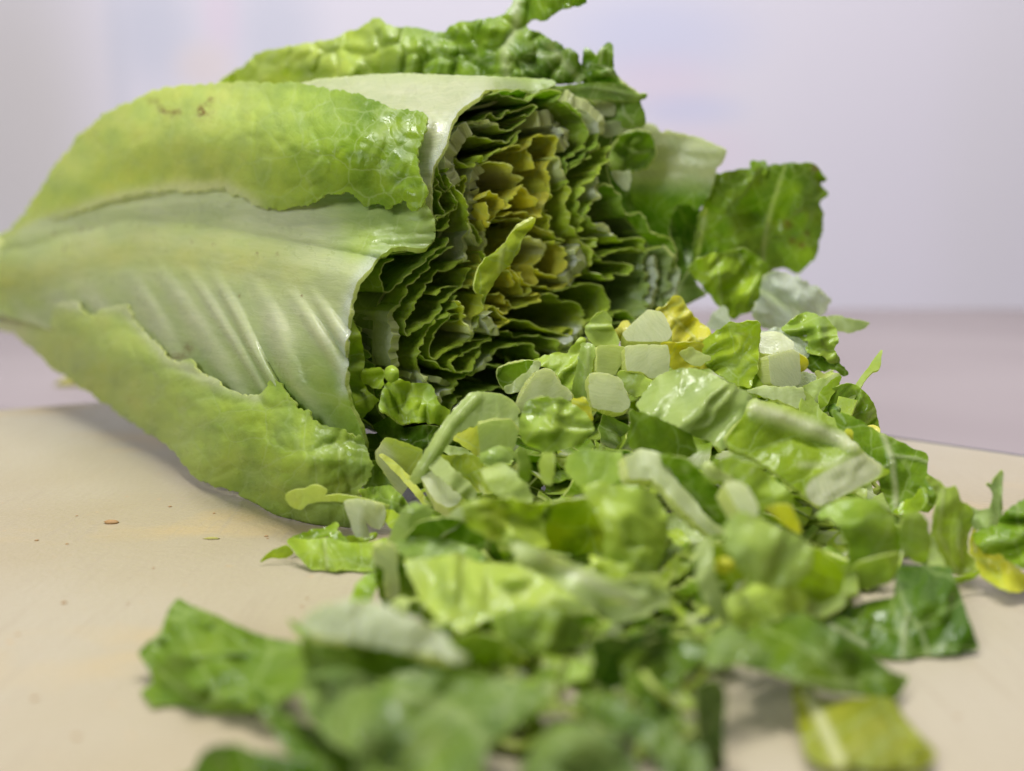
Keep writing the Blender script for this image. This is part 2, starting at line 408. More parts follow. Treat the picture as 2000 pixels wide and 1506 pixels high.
def tag(o, label=None, cat=None, group=None, kind=None):
    if label: o['label'] = label
    if cat: o['category'] = cat
    if group: o['group'] = group
    if kind: o['kind'] = kind
    return o
def simple(name, V, F, mat, smooth=False):
    me = bpy.data.meshes.new(name); me.from_pydata([tuple(np.array(v) * S) for v in V], [], F); me.materials.append(mat)
    if smooth: me.polygons.foreach_set("use_smooth", [True] * len(me.polygons))
    me.update(); o = bpy.data.objects.new(name, me); COL.objects.link(o); return o

# ------------------------------------------------------------------ the setting
tb = simple('table', [(-160, -60, TABLE_Z), (160, -60, TABLE_Z), (160, WALL_Y, TABLE_Z), (-160, WALL_Y, TABLE_Z),
                      (-160, -60, TABLE_Z - 3), (160, -60, TABLE_Z - 3), (160, WALL_Y, TABLE_Z - 3), (-160, WALL_Y, TABLE_Z - 3)],
            [(0, 1, 2, 3), (7, 6, 5, 4), (0, 4, 5, 1), (2, 6, 7, 3), (1, 5, 6, 2), (3, 7, 4, 0)], table_material())
tag(tb, kind='structure')
wl = simple('wall', [(-200, WALL_Y, -40), (200, WALL_Y, -40), (200, WALL_Y, 160), (-200, WALL_Y, 160),
                     (-200, WALL_Y + 6, -40), (200, WALL_Y + 6, -40), (200, WALL_Y + 6, 160), (-200, WALL_Y + 6, 160)],
            [(0, 1, 2, 3), (7, 6, 5, 4), (0, 4, 5, 1), (2, 6, 7, 3), (1, 5, 6, 2), (3, 7, 4, 0)], wall_material())
tag(wl, kind='structure')
# cutting board: far edge measured at left (0,800) and right (2000,890)
def gp(x, y, z=0.0): return P(x, y, float(ground_depth(x, y, z)))
cnr = gp(870, 728); e1 = gp(2000, 890); e0 = gp(0, 800)
dirv = (e1 - cnr) / np.linalg.norm(e1 - cnr); nrm = (e0 - cnr) / np.linalg.norm(e0 - cnr)
a0 = cnr; a1 = cnr + dirv * 46; b0 = cnr + nrm * 40; b1 = a1 + nrm * 40
def rounded_slab(name, c4, z0, z1, r, mat):
    c4 = [np.array(c[:2]) for c in c4]; ring = []
    for i in range(4):
        p, q, n = c4[i], c4[i - 1], c4[(i + 1) % 4]
        u = (q - p) / np.linalg.norm(q - p); v = (n - p) / np.linalg.norm(n - p)
        for k in range(7):
            t = k / 6 * math.pi / 2
            ring.append(p + u * r * (1 - math.sin(t)) + v * r * (1 - math.cos(t)))
    cen = sum(c4) / 4; lev = [(z0, 0.15), (z0 + 0.15, 0), (z1 - 0.15, 0), (z1 - 0.045, 0.045), (z1, 0.15)]
    V = []; n = len(ring)
    for z, ins in lev:
        for p in ring:
            dd = (cen - p); dd = dd / np.linalg.norm(dd); V.append((*(p + dd * ins), z))
    F = []
    for l in range(len(lev) - 1):
        for i in range(n): F.append((l * n + i, l * n + (i + 1) % n, (l + 1) * n + (i + 1) % n, (l + 1) * n + i))
    F.append(tuple(range(n))[::-1]); F.append(tuple((len(lev) - 1) * n + i for i in range(n)))
    return simple(name, V, F, mat)
bd = rounded_slab('cutting_board', [b0, b1, a1, a0], TABLE_Z + 0.003, 0.0, 2.0, board_material())
shadow_strip_m, _nt, _N, _L = newmat('blue_grey_shadow'); _p = _N.new('ShaderNodeBsdfPrincipled'); _p.inputs['Base Color'].default_value = (0.17, 0.18, 0.24, 1); _p.inputs['Roughness'].default_value = 0.5
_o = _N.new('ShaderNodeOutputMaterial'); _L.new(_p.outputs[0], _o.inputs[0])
def edge_shadow_strip():  # dark strip added to draw the shadow line along the right far edge
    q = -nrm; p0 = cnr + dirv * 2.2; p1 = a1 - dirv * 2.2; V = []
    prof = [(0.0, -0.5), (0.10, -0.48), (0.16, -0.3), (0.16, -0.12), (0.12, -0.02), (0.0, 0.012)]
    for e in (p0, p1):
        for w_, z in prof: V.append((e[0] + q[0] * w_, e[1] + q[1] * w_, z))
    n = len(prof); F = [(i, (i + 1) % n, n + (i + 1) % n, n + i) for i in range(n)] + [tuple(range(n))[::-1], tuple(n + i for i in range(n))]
    o = simple('edge_shadow_strip', V, F, shadow_strip_m); o.parent = bd
edge_shadow_strip()
tag(bd, 'pale cream cutting board with faint yellow juice stains under the lettuce', 'cutting board')

# ------------------------------------------------------------------ the cut head of romaine
def D0(x): return 18.2 + (np.asarray(x, float) - 700) / 100.0 * 0.95
BASE = P(-70, 545, 36.0)
head = bpy.data.objects.new('romaine_lettuce', None); COL.objects.link(head)
hb = gp(620, 1000); head.location = tuple(hb * S)
head.empty_display_size = 0.02
tag(head, 'large half-cut romaine lettuce head lying on its side with its cut face showing', 'lettuce')

def gcol(yel, deep=0.0, rib=0.0, frost=0.0): return (rib, yel, deep, frost)

# front outer leaf with its broad pale midrib
def ym(x): return np.interp(x, [0, 60, 150, 260, 400, 520, 640, 720, 860], [505, 500, 470, 445, 455, 480, 505, 520, 560])
def o1_disp(x, y):
    below = y - ym(x)
    m = smooth01((below - 40) / 110.0) * smooth01((x - 130) / 200)
    ph = (x - 0.70 * below) / 62.0 + 1.1 * fbm((x - 0.7 * below) / 130, y / 300, 3, 2)
    rdg = (0.5 + 0.5 * np.cos(ph * 6.283)) ** 2.0 * (0.35 + 1.1 * vnoise((x - 0.7 * below) / 60, y / 160, 77) + 0.55)
    up = smooth01((-below - 8) / 40.0)
    ph2 = (y + 0.10 * x) / 22.0 + 0.6 * fbm(x / 120, y / 60, 5, 2)
    str_ = 0.030 * np.exp(-(below / 120.0) ** 2) * fbm(x / 130, (y - ym(x)) / 6.5, 81, 2)
    return str_ + 0.20 * m * rdg + 0.20 * np.exp(-((below - 28) / 34.0) ** 2) - 0.15 * np.exp(-((below + 16) / 9.0) ** 2) + 0.022 * up * np.cos(ph2 * 6.283)
def o1_col(x, y, M):
    below = y - ym(x)
    edge = smooth01((x - 420) / 300.0)
    M[:, 0] = 0.93 - 0.30 * smooth01((below - 80) / 200.0) - 0.42 * edge * smooth01((below - 140) / 120.0)
    tip = smooth01((x - 590) / 140.0) * smooth01((-below + 16) / 40.0)
    M[:, 0] -= 0.66 * tip
    ph = (x - 0.70 * below) / 62.0 + 1.1 * fbm((x - 0.7 * below) / 130, y / 300, 3, 2)
    M[:, 0] += 0.26 * (0.5 + 0.5 * np.cos(ph * 6.283) - 0.5) * smooth01((below - 40) / 110)
    M[:, 0] = np.clip(M[:, 0] + 0.12 * fbm(x / 60, y / 30, 8, 3), 0, 1)
    tan_ = np.exp(-((below - 40) / 70.0) ** 2) * (1 - 0.5 * smooth01((x - 500) / 200)); M[:, 0] -= 0.34 * tan_ + 0.18 * (1 - smooth01(x / 160.0)); M[:, 1] = 0.22 + 0.5 * tan_; M[:, 2] = 0.12 * (1 - smooth01(x / 220.0))
    M[:, 3] = 0.7 * np.exp(-(seg_dist(x, y, [(730, 510), (700, 552), (686, 590), (679, 640), (675, 700), (677, 760)]) / 14.0) ** 2)
    return M
def o1_ex(x, y, E):
    below = y - ym(x)
    E[:, 1] = 0.35 * smooth01((below - 60) / 150)
    E[:, 0] = 0.75 * np.exp(-(np.hypot((x - 352) / 16, (y - 697) / 6)) ** 2) + 0.6 * np.exp(-(np.hypot((x - 372) / 9, (y - 680) / 10)) ** 2)
    for (a, b) in ((108, 457), (163, 449), (180, 451), (211, 445), (303, 454), (377, 474), (421, 481), (472, 581), (128, 488), (505, 498), (545, 500), (592, 580)):
        E[:, 0] += 0.8 * np.exp(-(np.hypot(x - a, y - b) / 2.6) ** 2)
    return E
O1 = [(-40, 520), (0, 485), (60, 440), (120, 420), (200, 395), (280, 365), (400, 360), (520, 385), (600, 365), (700, 362), (790, 385), (832, 400), (846, 425), (850, 462), (828, 488), (790, 484), (768, 486), (738, 505),
      (722, 530), (700, 552), (688, 590), (681, 640), (676, 700), (678, 760), (690, 800), (706, 832), (716, 866), (712, 890), (660, 880), (560, 850), (440, 820), (330, 770), (230, 700), (130, 650), (40, 625), (-30, 610)]
sheet('leaf', O1, 20, LEAF, dp=[(-40, 520, 34), (0, 485, 33), (60, 440, 31.8), (200, 395, 28.6), (400, 370, 24.6), (600, 370, 21.4), (840, 440, 19.0), (850, 465, 19.0), (700, 552, 18.1),
      (680, 640, 17.9), (678, 760, 17.9), (712, 880, 18.35), (-30, 610, 33.2), (100, 520, 29.6), (300, 520, 24.6), (500, 540, 20.9), (620, 560, 18.9), (560, 850, 19.4), (300, 750, 24.0), (130, 640, 28.5), (400, 640, 21.9), (560, 700, 18.9)],
      col=gcol(0.2, 0, 0.8), step=5, disp=o1_disp, colf=o1_col, exf=o1_ex, wob=0.06, wobs=90, bump=0.010, jag=1.6, jagw=10, thick=0.10, parent=head, uvrot=0.15)['label'] = 'front leaf with a broad cream midrib'

# strip of a lower leaf folded over it
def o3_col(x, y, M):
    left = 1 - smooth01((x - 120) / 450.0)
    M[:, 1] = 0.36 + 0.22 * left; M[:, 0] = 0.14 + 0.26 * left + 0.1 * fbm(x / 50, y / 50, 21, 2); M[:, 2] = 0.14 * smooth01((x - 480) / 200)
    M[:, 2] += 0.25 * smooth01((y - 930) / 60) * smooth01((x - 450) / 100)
    M[:, 0] += 0.55 * np.exp(-(seg_dist(x, y, [(0, 600), (75, 580), (150, 592), (245, 600), (330, 700), (400, 735), (500, 775)]) / 15.0) ** 2)
    M[:, 0] += 0.5 * (1 - smooth01((x - 10) / 90.0)); M[:, 1] += 0.2 * (1 - smooth01((x - 10) / 90.0))
    return M
def blister(lst, more=None):
    def f(x, y):
        s = 0 if more is None else more(x, y)
        for (a, b, rx, ry, h) in lst: s = s + h * np.exp(-(((x - a) / rx) ** 2 + ((y - b) / ry) ** 2))
        return s
    return f
def o3_ex(x, y, E):
    E[:, 1] = 0.15; return E
O3 = [(-90, 590), (-10, 600), (30, 606), (75, 578), (100, 596), (135, 590), (148, 585), (160, 604), (186, 625), (195, 608), (222, 600), (243, 595), (252, 600), (262, 628), (285, 650), (305, 672), (330, 700), (352, 712), (376, 700), (388, 725), (400, 735),
      (420, 740), (440, 762), (462, 768), (480, 775), (500, 772), (512, 768), (524, 760), (536, 742), (550, 755), (560, 768), (575, 785), (582, 802), (604, 803), (610, 822), (640, 836), (668, 838), (686, 850), (706, 852), (712, 862),
      (716, 890), (727, 905), (722, 935), (700, 955), (700, 975), (690, 1005), (688, 1030), (660, 1032), (600, 1024), (540, 1005), (482, 988), (466, 958), (420, 948), (384, 930), (370, 915), (330, 868), (300, 850), (270, 832), (225, 800), (170, 762), (110, 722), (60, 675), (20, 645), (-60, 640)]
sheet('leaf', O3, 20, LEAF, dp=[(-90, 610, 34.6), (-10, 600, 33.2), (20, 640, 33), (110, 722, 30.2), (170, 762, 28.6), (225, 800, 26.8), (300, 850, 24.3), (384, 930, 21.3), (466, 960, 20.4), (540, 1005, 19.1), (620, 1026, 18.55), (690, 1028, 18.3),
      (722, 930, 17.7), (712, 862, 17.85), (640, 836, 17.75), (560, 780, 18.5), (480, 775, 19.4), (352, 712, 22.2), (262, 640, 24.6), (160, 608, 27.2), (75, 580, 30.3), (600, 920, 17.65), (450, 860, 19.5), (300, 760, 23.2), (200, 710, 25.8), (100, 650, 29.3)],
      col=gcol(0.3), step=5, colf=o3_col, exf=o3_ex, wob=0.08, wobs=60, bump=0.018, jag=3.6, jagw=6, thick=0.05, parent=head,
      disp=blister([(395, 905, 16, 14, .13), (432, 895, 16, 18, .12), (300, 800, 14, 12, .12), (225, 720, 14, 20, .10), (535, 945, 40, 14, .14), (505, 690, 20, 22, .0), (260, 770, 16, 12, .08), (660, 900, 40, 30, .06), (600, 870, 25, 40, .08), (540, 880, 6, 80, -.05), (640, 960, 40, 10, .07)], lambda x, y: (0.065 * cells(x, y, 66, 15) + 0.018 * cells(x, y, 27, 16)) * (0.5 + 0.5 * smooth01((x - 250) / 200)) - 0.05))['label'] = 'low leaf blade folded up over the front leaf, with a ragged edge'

# upper left green leaf
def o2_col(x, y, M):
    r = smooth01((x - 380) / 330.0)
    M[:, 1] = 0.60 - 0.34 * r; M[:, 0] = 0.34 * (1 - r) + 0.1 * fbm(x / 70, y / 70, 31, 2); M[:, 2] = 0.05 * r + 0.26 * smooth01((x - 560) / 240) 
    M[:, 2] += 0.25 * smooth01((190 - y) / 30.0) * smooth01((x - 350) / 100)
    M[:, 0] += 0.55 * np.exp(-(seg_dist(x, y, [(-60, 520), (60, 450), (200, 395), (330, 366), (440, 364), (500, 398)]) / 16.0) ** 2)
    M[:, 0] = np.clip(M[:, 0], 0, 1)
    return M
def o2_ex(x, y, E):
    E[:, 1] = 0.05
    for ln in ([(300, 198), (325, 222), (352, 220)], [(412, 195), (398, 212), (392, 232)], [(392, 215), (415, 225)]):
        E[:, 0] += (0.75 * np.exp(-(seg_dist(x, y, ln) / 3.0) ** 2) + 0.30 * np.exp(-(seg_dist(x, y, ln) / 10.0) ** 2)) * (0.6 + 1.6 * fbm(x / 7, y / 7, 91, 2))
    return E
O2 = [(-60, 520), (-30, 478), (20, 450), (40, 430), (62, 400), (100, 340), (130, 300), (160, 262), (200, 228), (240, 208), (262, 200), (290, 182), (320, 174), (350, 170), (400, 168), (440, 164), (520, 163), (580, 164), (632, 172), (640, 180), (670, 180), (700, 188), (740, 202),
      (766, 218), (800, 216), (830, 226), (834, 240), (826, 262), (818, 290), (814, 315), (822, 350), (832, 362), (834, 380), (826, 402), (804, 412), (794, 392), (780, 392), (758, 408), (746, 396), (712, 402), (702, 388), (690, 374), (640, 378),
      (606, 398), (580, 402), (548, 410), (520, 404), (498, 398), (478, 384), (455, 380), (440, 364), (406, 370), (362, 374), (340, 368), (300, 373), (262, 378), (200, 395), (120, 424), (60, 452), (0, 490)]
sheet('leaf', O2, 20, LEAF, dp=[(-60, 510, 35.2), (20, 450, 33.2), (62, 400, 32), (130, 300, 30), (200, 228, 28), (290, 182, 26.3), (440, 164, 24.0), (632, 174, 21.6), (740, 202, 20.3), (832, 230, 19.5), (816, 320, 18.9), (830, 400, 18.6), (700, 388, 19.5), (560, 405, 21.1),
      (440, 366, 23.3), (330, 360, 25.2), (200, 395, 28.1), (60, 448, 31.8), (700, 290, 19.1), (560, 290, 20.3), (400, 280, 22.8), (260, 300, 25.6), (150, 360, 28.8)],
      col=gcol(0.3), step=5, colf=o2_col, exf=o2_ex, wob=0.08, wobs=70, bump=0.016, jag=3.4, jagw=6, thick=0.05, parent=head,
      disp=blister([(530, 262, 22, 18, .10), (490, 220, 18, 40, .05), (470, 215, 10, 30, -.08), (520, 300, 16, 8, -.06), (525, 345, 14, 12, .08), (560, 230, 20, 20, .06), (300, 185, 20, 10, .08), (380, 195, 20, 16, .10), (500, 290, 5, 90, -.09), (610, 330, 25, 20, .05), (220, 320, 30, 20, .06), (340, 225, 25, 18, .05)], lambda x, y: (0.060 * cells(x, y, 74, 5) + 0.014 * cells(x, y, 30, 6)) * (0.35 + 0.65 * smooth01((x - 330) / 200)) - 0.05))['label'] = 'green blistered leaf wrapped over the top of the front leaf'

# top leaf with pale midrib whose cut edge curves down at the right
def o4_col(x, y, M):
    M[:, 0] = 0.95 - 0.55 * smooth01((x - 930) / 120.0) - 0.1 * smooth01((175 - y) / 20) + 0.12 * fbm(x / 60, y / 14, 41, 2)
    M[:, 0] = np.clip(M[:, 0], 0, 1); M[:, 1] = 0.2; M[:, 3] = 0.6 * np.exp(-(seg_dist(x, y, [(935, 195), (890, 235), (872, 280), (845, 325)]) / 12.0) ** 2)
    return M
O4 = [(560, 175), (620, 160), (700, 153), (780, 149), (850, 151), (940, 154), (1020, 156), (1075, 160), (1085, 166), (1068, 176), (1055, 176), (1045, 184), (1030, 186), (1028, 178), (990, 176), (944, 178), (938, 192), (922, 200), (900, 216), (882, 242), (878, 262), (872, 285), (862, 304), (848, 326),
      (842, 350), (842, 400), (838, 440), (828, 430), (828, 380), (816, 350), (812, 310), (828, 240), (800, 220), (760, 212), (700, 195), (640, 185)]
sheet('leaf', O4, 20, LEAF, dp=[(560, 175, 23.6), (700, 153, 22.4), (850, 151, 21.8), (1075, 162, 22.4), (1030, 184, 21.9), (940, 190, 20.3), (880, 245, 19.7), (845, 328, 19.35), (838, 440, 19.2), (812, 310, 19.6), (828, 240, 19.9), (700, 195, 21.4), (800, 215, 20.4)],
      col=gcol(0.2, 0, 0.9), step=5, colf=o4_col, wob=0.05, bump=0.012, jag=1.3, jagw=8, thick=0.10, parent=head, uvrot=-0.1,
      exf=lambda x, y, E: (E.__setitem__((slice(None), 1), 0.3), E)[1])['label'] = 'top leaf with a pale smooth midrib cut across'

# loose back leaf above
def o5_col(x, y, M):
    r = smooth01((x - 620) / 300.0)
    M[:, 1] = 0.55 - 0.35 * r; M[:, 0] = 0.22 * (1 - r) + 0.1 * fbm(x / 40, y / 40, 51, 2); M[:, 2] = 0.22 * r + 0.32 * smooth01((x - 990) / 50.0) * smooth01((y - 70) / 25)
    for ln, wd, st in (([(1010, 0), (1005, 60), (985, 100), (990, 150)], 9, 0.55), ([(1075, 90), (1130, 155)], 8, 0.45), ([(1045, 105), (1100, 120)], 4, 0.3), ([(1060, 110), (1095, 152)], 3, 0.35), ([(900, 95), (960, 130)], 4, 0.25)):
        m = np.exp(-(seg_dist(x, y, ln) / wd) ** 2) * st; M[:, 0] = np.maximum(M[:, 0], m); M[:, 2] *= (1 - m)
    M[:, 0] = np.clip(M[:, 0], 0, 1)
    return M
O5 = [(420, 170), (440, 150), (480, 128), (498, 108), (520, 100), (545, 98), (575, 90), (620, 84), (652, 80), (672, 66), (700, 60), (722, 46), (732, 36), (744, 38), (752, 50), (775, 54), (812, 58), (850, 64), (872, 66), (878, 54), (900, 46), (930, 42), (965, 38), (982, 34), (998, 18), (1004, 0), (1006, -30),
      (1080, -30), (1120, -16), (1144, -6), (1147, 2), (1120, 10), (1090, 22), (1066, 38), (1058, 40), (1045, 34), (1032, 40), (1026, 50), (1034, 62), (1050, 64), (1066, 72), (1080, 84), (1092, 84), (1100, 96), (1114, 96), (1126, 108), (1132, 128), (1140, 150), (1136, 160), (1060, 164), (900, 162), (700, 164), (520, 172)]
sheet('leaf', O5, 23, LEAF, dp=[(420, 170, 28.5), (500, 108, 27.4), (650, 80, 25.6), (740, 38, 24.9), (880, 56, 24.0), (1004, 0, 23.8), (1144, 0, 23.0), (1040, 60, 23.8), (1110, 100, 23.4), (1138, 158, 23.3), (1000, 160, 23.0), (800, 160, 23.8), (600, 165, 25.8), (800, 110, 23.5), (1000, 110, 22.9), (620, 125, 25.2)],
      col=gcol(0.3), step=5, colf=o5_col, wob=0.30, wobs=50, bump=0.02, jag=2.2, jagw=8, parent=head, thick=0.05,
      exf=lambda x, y, E: (E.__setitem__((slice(None), 1), 0.1), E)[1],
      disp=blister([(957, 56, 20, 12, .25), (900, 80, 60, 10, -.2), (700, 90, 20, 12, .2), (740, 55, 12, 10, .2), (600, 100, 20, 10, .2), (550, 120, 20, 14, .15), (830, 75, 20, 12, .15), (1000, 125, 40, 14, -.2)], lambda x, y: 0.16 * cells(x, y, 52, 25)))['label'] = 'loose dark tipped back leaf standing up along the top'

# more outer leaves behind the right edge of the cut
def hl(label, outline, d, col, **k):
    o = sheet('leaf', outline, d, LEAF, col=col, parent=head, **k)
    if label: o['label'] = label
    return o
hl('dark leaf tips sticking up at the top right', [(1138, 156), (1139, 118), (1142, 94), (1154, 100), (1166, 112), (1176, 96), (1188, 84), (1196, 88), (1197, 110), (1198, 140), (1212, 158), (1232, 172), (1248, 186), (1263, 184), (1260, 192), (1246, 192), (1220, 190), (1160, 180)],
   23.4, gcol(0.15, 0.45), ribs=[([(1175, 96), (1172, 125), (1190, 140), (1215, 160), (1250, 188)], 6, 0.5), ([(1145, 128), (1172, 125)], 3, 0.4)], wob=0.25, wobs=30, step=4, disp=blister([(1180, 142, 16, 10, .3)]))
hl(None, [(1060, 172), (1110, 168), (1162, 162), (1215, 166), (1245, 186), (1262, 192), (1240, 198), (1200, 196), (1150, 192), (1100, 186)], 22.9, gcol(0.2, 0.35, 0.1), tilt=(0.6, 0), wob=0.12, step=4, ribs=[([(1060, 176), (1160, 172), (1250, 190)], 6, 0.3)])
hl(None, [(1150, 192), (1214, 188), (1246, 194), (1254, 215), (1260, 232), (1256, 246), (1230, 250), (1190, 245), (1160, 235)], 23.6, gcol(0.15, 0.4, 0.05), bulge=0.3, step=4, ribs=[([(1214, 196), (1220, 225), (1236, 240)], 5, 0.5)])
hl(None, [(1155, 198), (1200, 202), (1200, 226), (1165, 226)], 23.2, gcol(0.2, 0, 0.75), step=4)
hl(None, [(1160, 238), (1200, 238), (1232, 242), (1222, 256), (1190, 268), (1168, 262)], 23.2, gcol(0.2, 0.15, 0.5, 0.2), step=4, tilt=(0.5, 0.5))
hl('cupped green leaf end on the right of the cut', [(1197, 286), (1212, 262), (1240, 256), (1264, 256), (1274, 272), (1278, 300), (1270, 322), (1250, 334), (1222, 340), (1200, 336), (1190, 318), (1191, 300)], 24.1, gcol(0.22, 0.28, 0.08), bulge=-0.5, step=4, thick=0.06, wob=0.25, wobs=30, jag=2.5, ribs=[([(1205, 275), (1240, 300), (1268, 295)], 6, 0.35)])
hl(None, [(1194, 334), (1214, 338), (1232, 334), (1232, 352), (1226, 372), (1218, 370), (1204, 355)], 23.4, gcol(0.1, 0.0, 0.7, 0.3), step=4, gloss=0.5)
def o7_col(x, y, M):
    M[:, 0] = 0.80 - 0.8 * smooth01((y - 335) / 60.0) + 0.12 * fbm(x / 30, y / 12, 61, 2); M[:, 0] = np.clip(M[:, 0], 0, 1)
    M[:, 2] = 0.25 * smooth01((y - 340) / 40) + 0.5 * np.exp(-(seg_dist(x, y, [(1300, 262), (1330, 266), (1355, 278)]) / 5.0) ** 2); M[:, 1] = 0.1; return M
hl('pale wide rib piece of an outer leaf on the right', [(1232, 246), (1258, 243), (1280, 248), (1294, 262), (1302, 256), (1340, 265), (1366, 270), (1395, 284), (1420, 294), (1410, 318), (1398, 326), (1394, 350), (1386, 380), (1370, 402), (1362, 410), (1350, 398), (1325, 398), (1310, 420), (1305, 450), (1312, 480),
    (1300, 490), (1270, 450), (1240, 400), (1230, 350), (1238, 300)], 25.2, gcol(0.2), colf=o7_col, tilt=(-0.6, 0.2), bulge=0.4, step=4.5, thick=0.10, wob=0.12,
    disp=lambda x, y: 0.012 * np.cos((y - 0.1 * x) / 5.0))
hl(None, [(1300, 405), (1330, 392), (1362, 395), (1372, 430), (1370, 480), (1362, 520), (1345, 530), (1318, 490), (1304, 450)], 26.3, gcol(0.1, 0.55), bulge=-0.5, step=5, ribs=[([(1366, 430), (1366, 500)], 5, 0.35)])
hl(None, [(1150, 240), (1235, 240), (1262, 300), (1275, 380), (1312, 420), (1330, 480), (1345, 540), (1330, 570), (1290, 500), (1250, 440)], 26.0, gcol(0.1, 0.6), step=6)
hl(None, [(1320, 560), (1345, 530), (1362, 560), (1378, 575), (1350, 590), (1320, 600), (1290, 615), (1300, 590)], 25.4, gcol(0.1, 0.35, 0.2), step=5, tilt=(0.5, -.5), ribs=[([(1342, 532), (1316, 590)], 7, 0.6)])

hl(None, [(705, 850), (760, 845), (880, 860), (980, 860), (960, 940), (840, 955), (740, 945), (712, 900)], 19.7, gcol(0.1, 0.6), step=7)
hl(None, [(950, 800), (1100, 735), (1250, 670), (1330, 640), (1370, 700), (1260, 810), (1060, 900), (930, 930)], 22, gcol(0.2, 0.4), step=8, dp=[(950, 800, 21.0), (1250, 670, 23.8), (1370, 700, 24.6), (1060, 900, 21.0), (930, 930, 20.0)])
hl(None, [(1120, 220), (1210, 225), (1240, 260), (1250, 380), (1300, 470), (1320, 560), (1240, 600), (1150, 450)], 26.6, gcol(0.1, 0.6), step=8)
# ---- inner leaves on the cut face: each one a ribbon of tissue running back into the head
def ribbon(curve, yel, deep=0.05, L=5.0, off=0.0, thick=0.028, ribs=(), rag=0.075, name='inner_leaf', rib=0.05, conv=1.0, frost=0.0, amp=0.07):
    SEED[0] += 1; seed = SEED[0]
    c = catmull(curve, 3.2); n = len(c); rr_ = np.random.RandomState(seed); rp_ = rr_.uniform(1.2, 5.0); wl_ = rr_.uniform(8, 22); rag = rag * rr_.uniform(0.4, 1.8); amp = amp * rr_.uniform(0.5, 1.8)
    s = np.concatenate([[0], np.cumsum(np.hypot(*np.diff(c, axis=0).T))])
    c = c + np.stack([fbm(s / wl_, s * 0 + 1, seed, 2), fbm(s / wl_, s * 0 + 2, seed + 4, 2)], 1) * rp_
    u = s / s[-1]
    front = rag * fbm(s / 11, s * 0, seed + 2, 3) * 2.2 + 0.14 * fbm(s / 55, s * 0 + 3, seed + 3, 2)
    F0 = P(c[:, 0], c[:, 1], D0(c[:, 0]) + off)
    g = BASE - F0; g /= np.linalg.norm(g, axis=1)[:, None]
    ax = P(1000, 520, D0(1000)); axd = (BASE - ax) / np.linalg.norm(BASE - ax)
    g = axd[None] * (1 - conv) + g * conv
    ts = np.array([0, 0.012, 0.04, 0.08, 0.13, 0.2, 0.3, 0.42, 0.56, 0.72, 0.88, 1.0]); m = len(ts)
    tan = np.gradient(F0, axis=0); tan /= np.linalg.norm(tan, axis=1)[:, None] + 1e-9
    nn = np.cross(tan, g); nn /= np.linalg.norm(nn, axis=1)[:, None] + 1e-9
    V = []; UV = []; MX = []; T = []
    tk = np.full(n, thick); rm = np.zeros(n) + rib
    for (u0, u1, t_, st) in ribs:
        mm = np.exp(-np.abs((u - (u0 + u1) / 2) / max(1e-3, (u1 - u0) / 2)) ** 3); tk += t_ * mm; rm = np.maximum(rm, st * mm)
    for t in ts:
        dist = front * (1 - smooth01(t * 6)) + t * L
        wv = amp * (t ** 0.5) * 3 * fbm(s / 40 + t * 1.5, np.full(n, t * 4), seed + 7, 2) + amp * 0.6 * fbm(s / 14, np.full(n, t * 14), seed + 8, 2)
        V.append(F0 + g * dist[:, None] + nn * wv[:, None]); UV.append(np.stack([s / 95.0 + seed, np.full(n, t * L)], 1))
        MX.append(np.stack([np.clip(rm, 0, 1), np.full(n, yel) + 0.12 * fbm(s / 30, np.full(n, t * 3), seed, 2), np.full(n, deep), frost * (rm > 0.3) * np.full(n, 1.0 if t < 0.05 else 0.15)], 1)); T.append(tk * (1 - 0.3 * t))
    V = np.vstack(V); UV = np.vstack(UV); MX = np.vstack(MX); T = np.concatenate(T)
    F = [(j * n + i, j * n + i + 1, (j + 1) * n + i + 1, (j + 1) * n + i) for j in range(m - 1) for i in range(n - 1)]
    EX = np.zeros((len(V), 4)); EX[:, 1] = 0.15
    return shell(name, V, F, T, MX, UV, LEAF, head, EX=EX)

R = ribbon
# left flank, green
R([(704, 547), (726, 523), (740, 507), (754, 502), (776, 496), (800, 492), (830, 492), (852, 470)], 0.25, 0.1, L=4)
R([(879, 464), (867, 480), (851, 488), (833, 500), (823, 512), (807, 524), (792, 537), (780, 555), (766, 569), (754, 569), (746, 557), (746, 535), (752, 514), (764, 506)], 0.3, 0.08)
R([(889, 480), (867, 490), (849, 504), (839, 512), (831, 524), (819, 539), (800, 557), (794, 569), (784, 591), (766, 609), (766, 625), (770, 639), (766, 669), (768, 695), (774, 718)], 0.3, 0.1, ribs=[(0.62, 1.05, 0.16, 0.75)], frost=0.7, L=6)
R([(909, 508), (895, 514), (879, 524), (855, 534), (847, 548), (833, 552), (829, 569), (817, 585), (804, 601), (800, 615), (792, 629), (788, 645), (794, 657), (802, 655), (823, 639), (849, 619), (865, 595), (873, 583), (895, 565), (909, 540), (917, 526)], 0.42, 0.0)
R([(939, 490), (941, 508), (925, 527), (923, 555), (905, 561), (880, 560), (850, 575)], 0.5, 0.0)
R([(891, 577), (879, 607), (859, 619), (843, 627), (835, 645), (825, 665), (815, 680), (809, 703), (819, 719), (825, 735), (838, 745)], 0.45, 0.05, ribs=[(0.86, 1.1, 0.10, 0.6)], frost=0.5)
R([(888, 630), (900, 626), (901, 618), (893, 614), (877, 618), (861, 636), (851, 654), (851, 664), (843, 680), (841, 691), (847, 703), (859, 697), (879, 683), (903, 670), (919, 656), (927, 642), (933, 618), (943, 590), (947, 572)], 0.55, 0.0, ribs=[(0.68, 0.82, 0.05, 0.5)], frost=0.4)
R([(959, 664), (943, 664), (933, 674), (917, 684), (905, 694), (889, 697), (879, 709), (885, 724), (901, 725), (917, 719), (927, 699), (945, 678)], 0.5, 0.05)
R([(812, 690), (841, 705), (870, 722), (895, 728)], 0.4, 0.15)
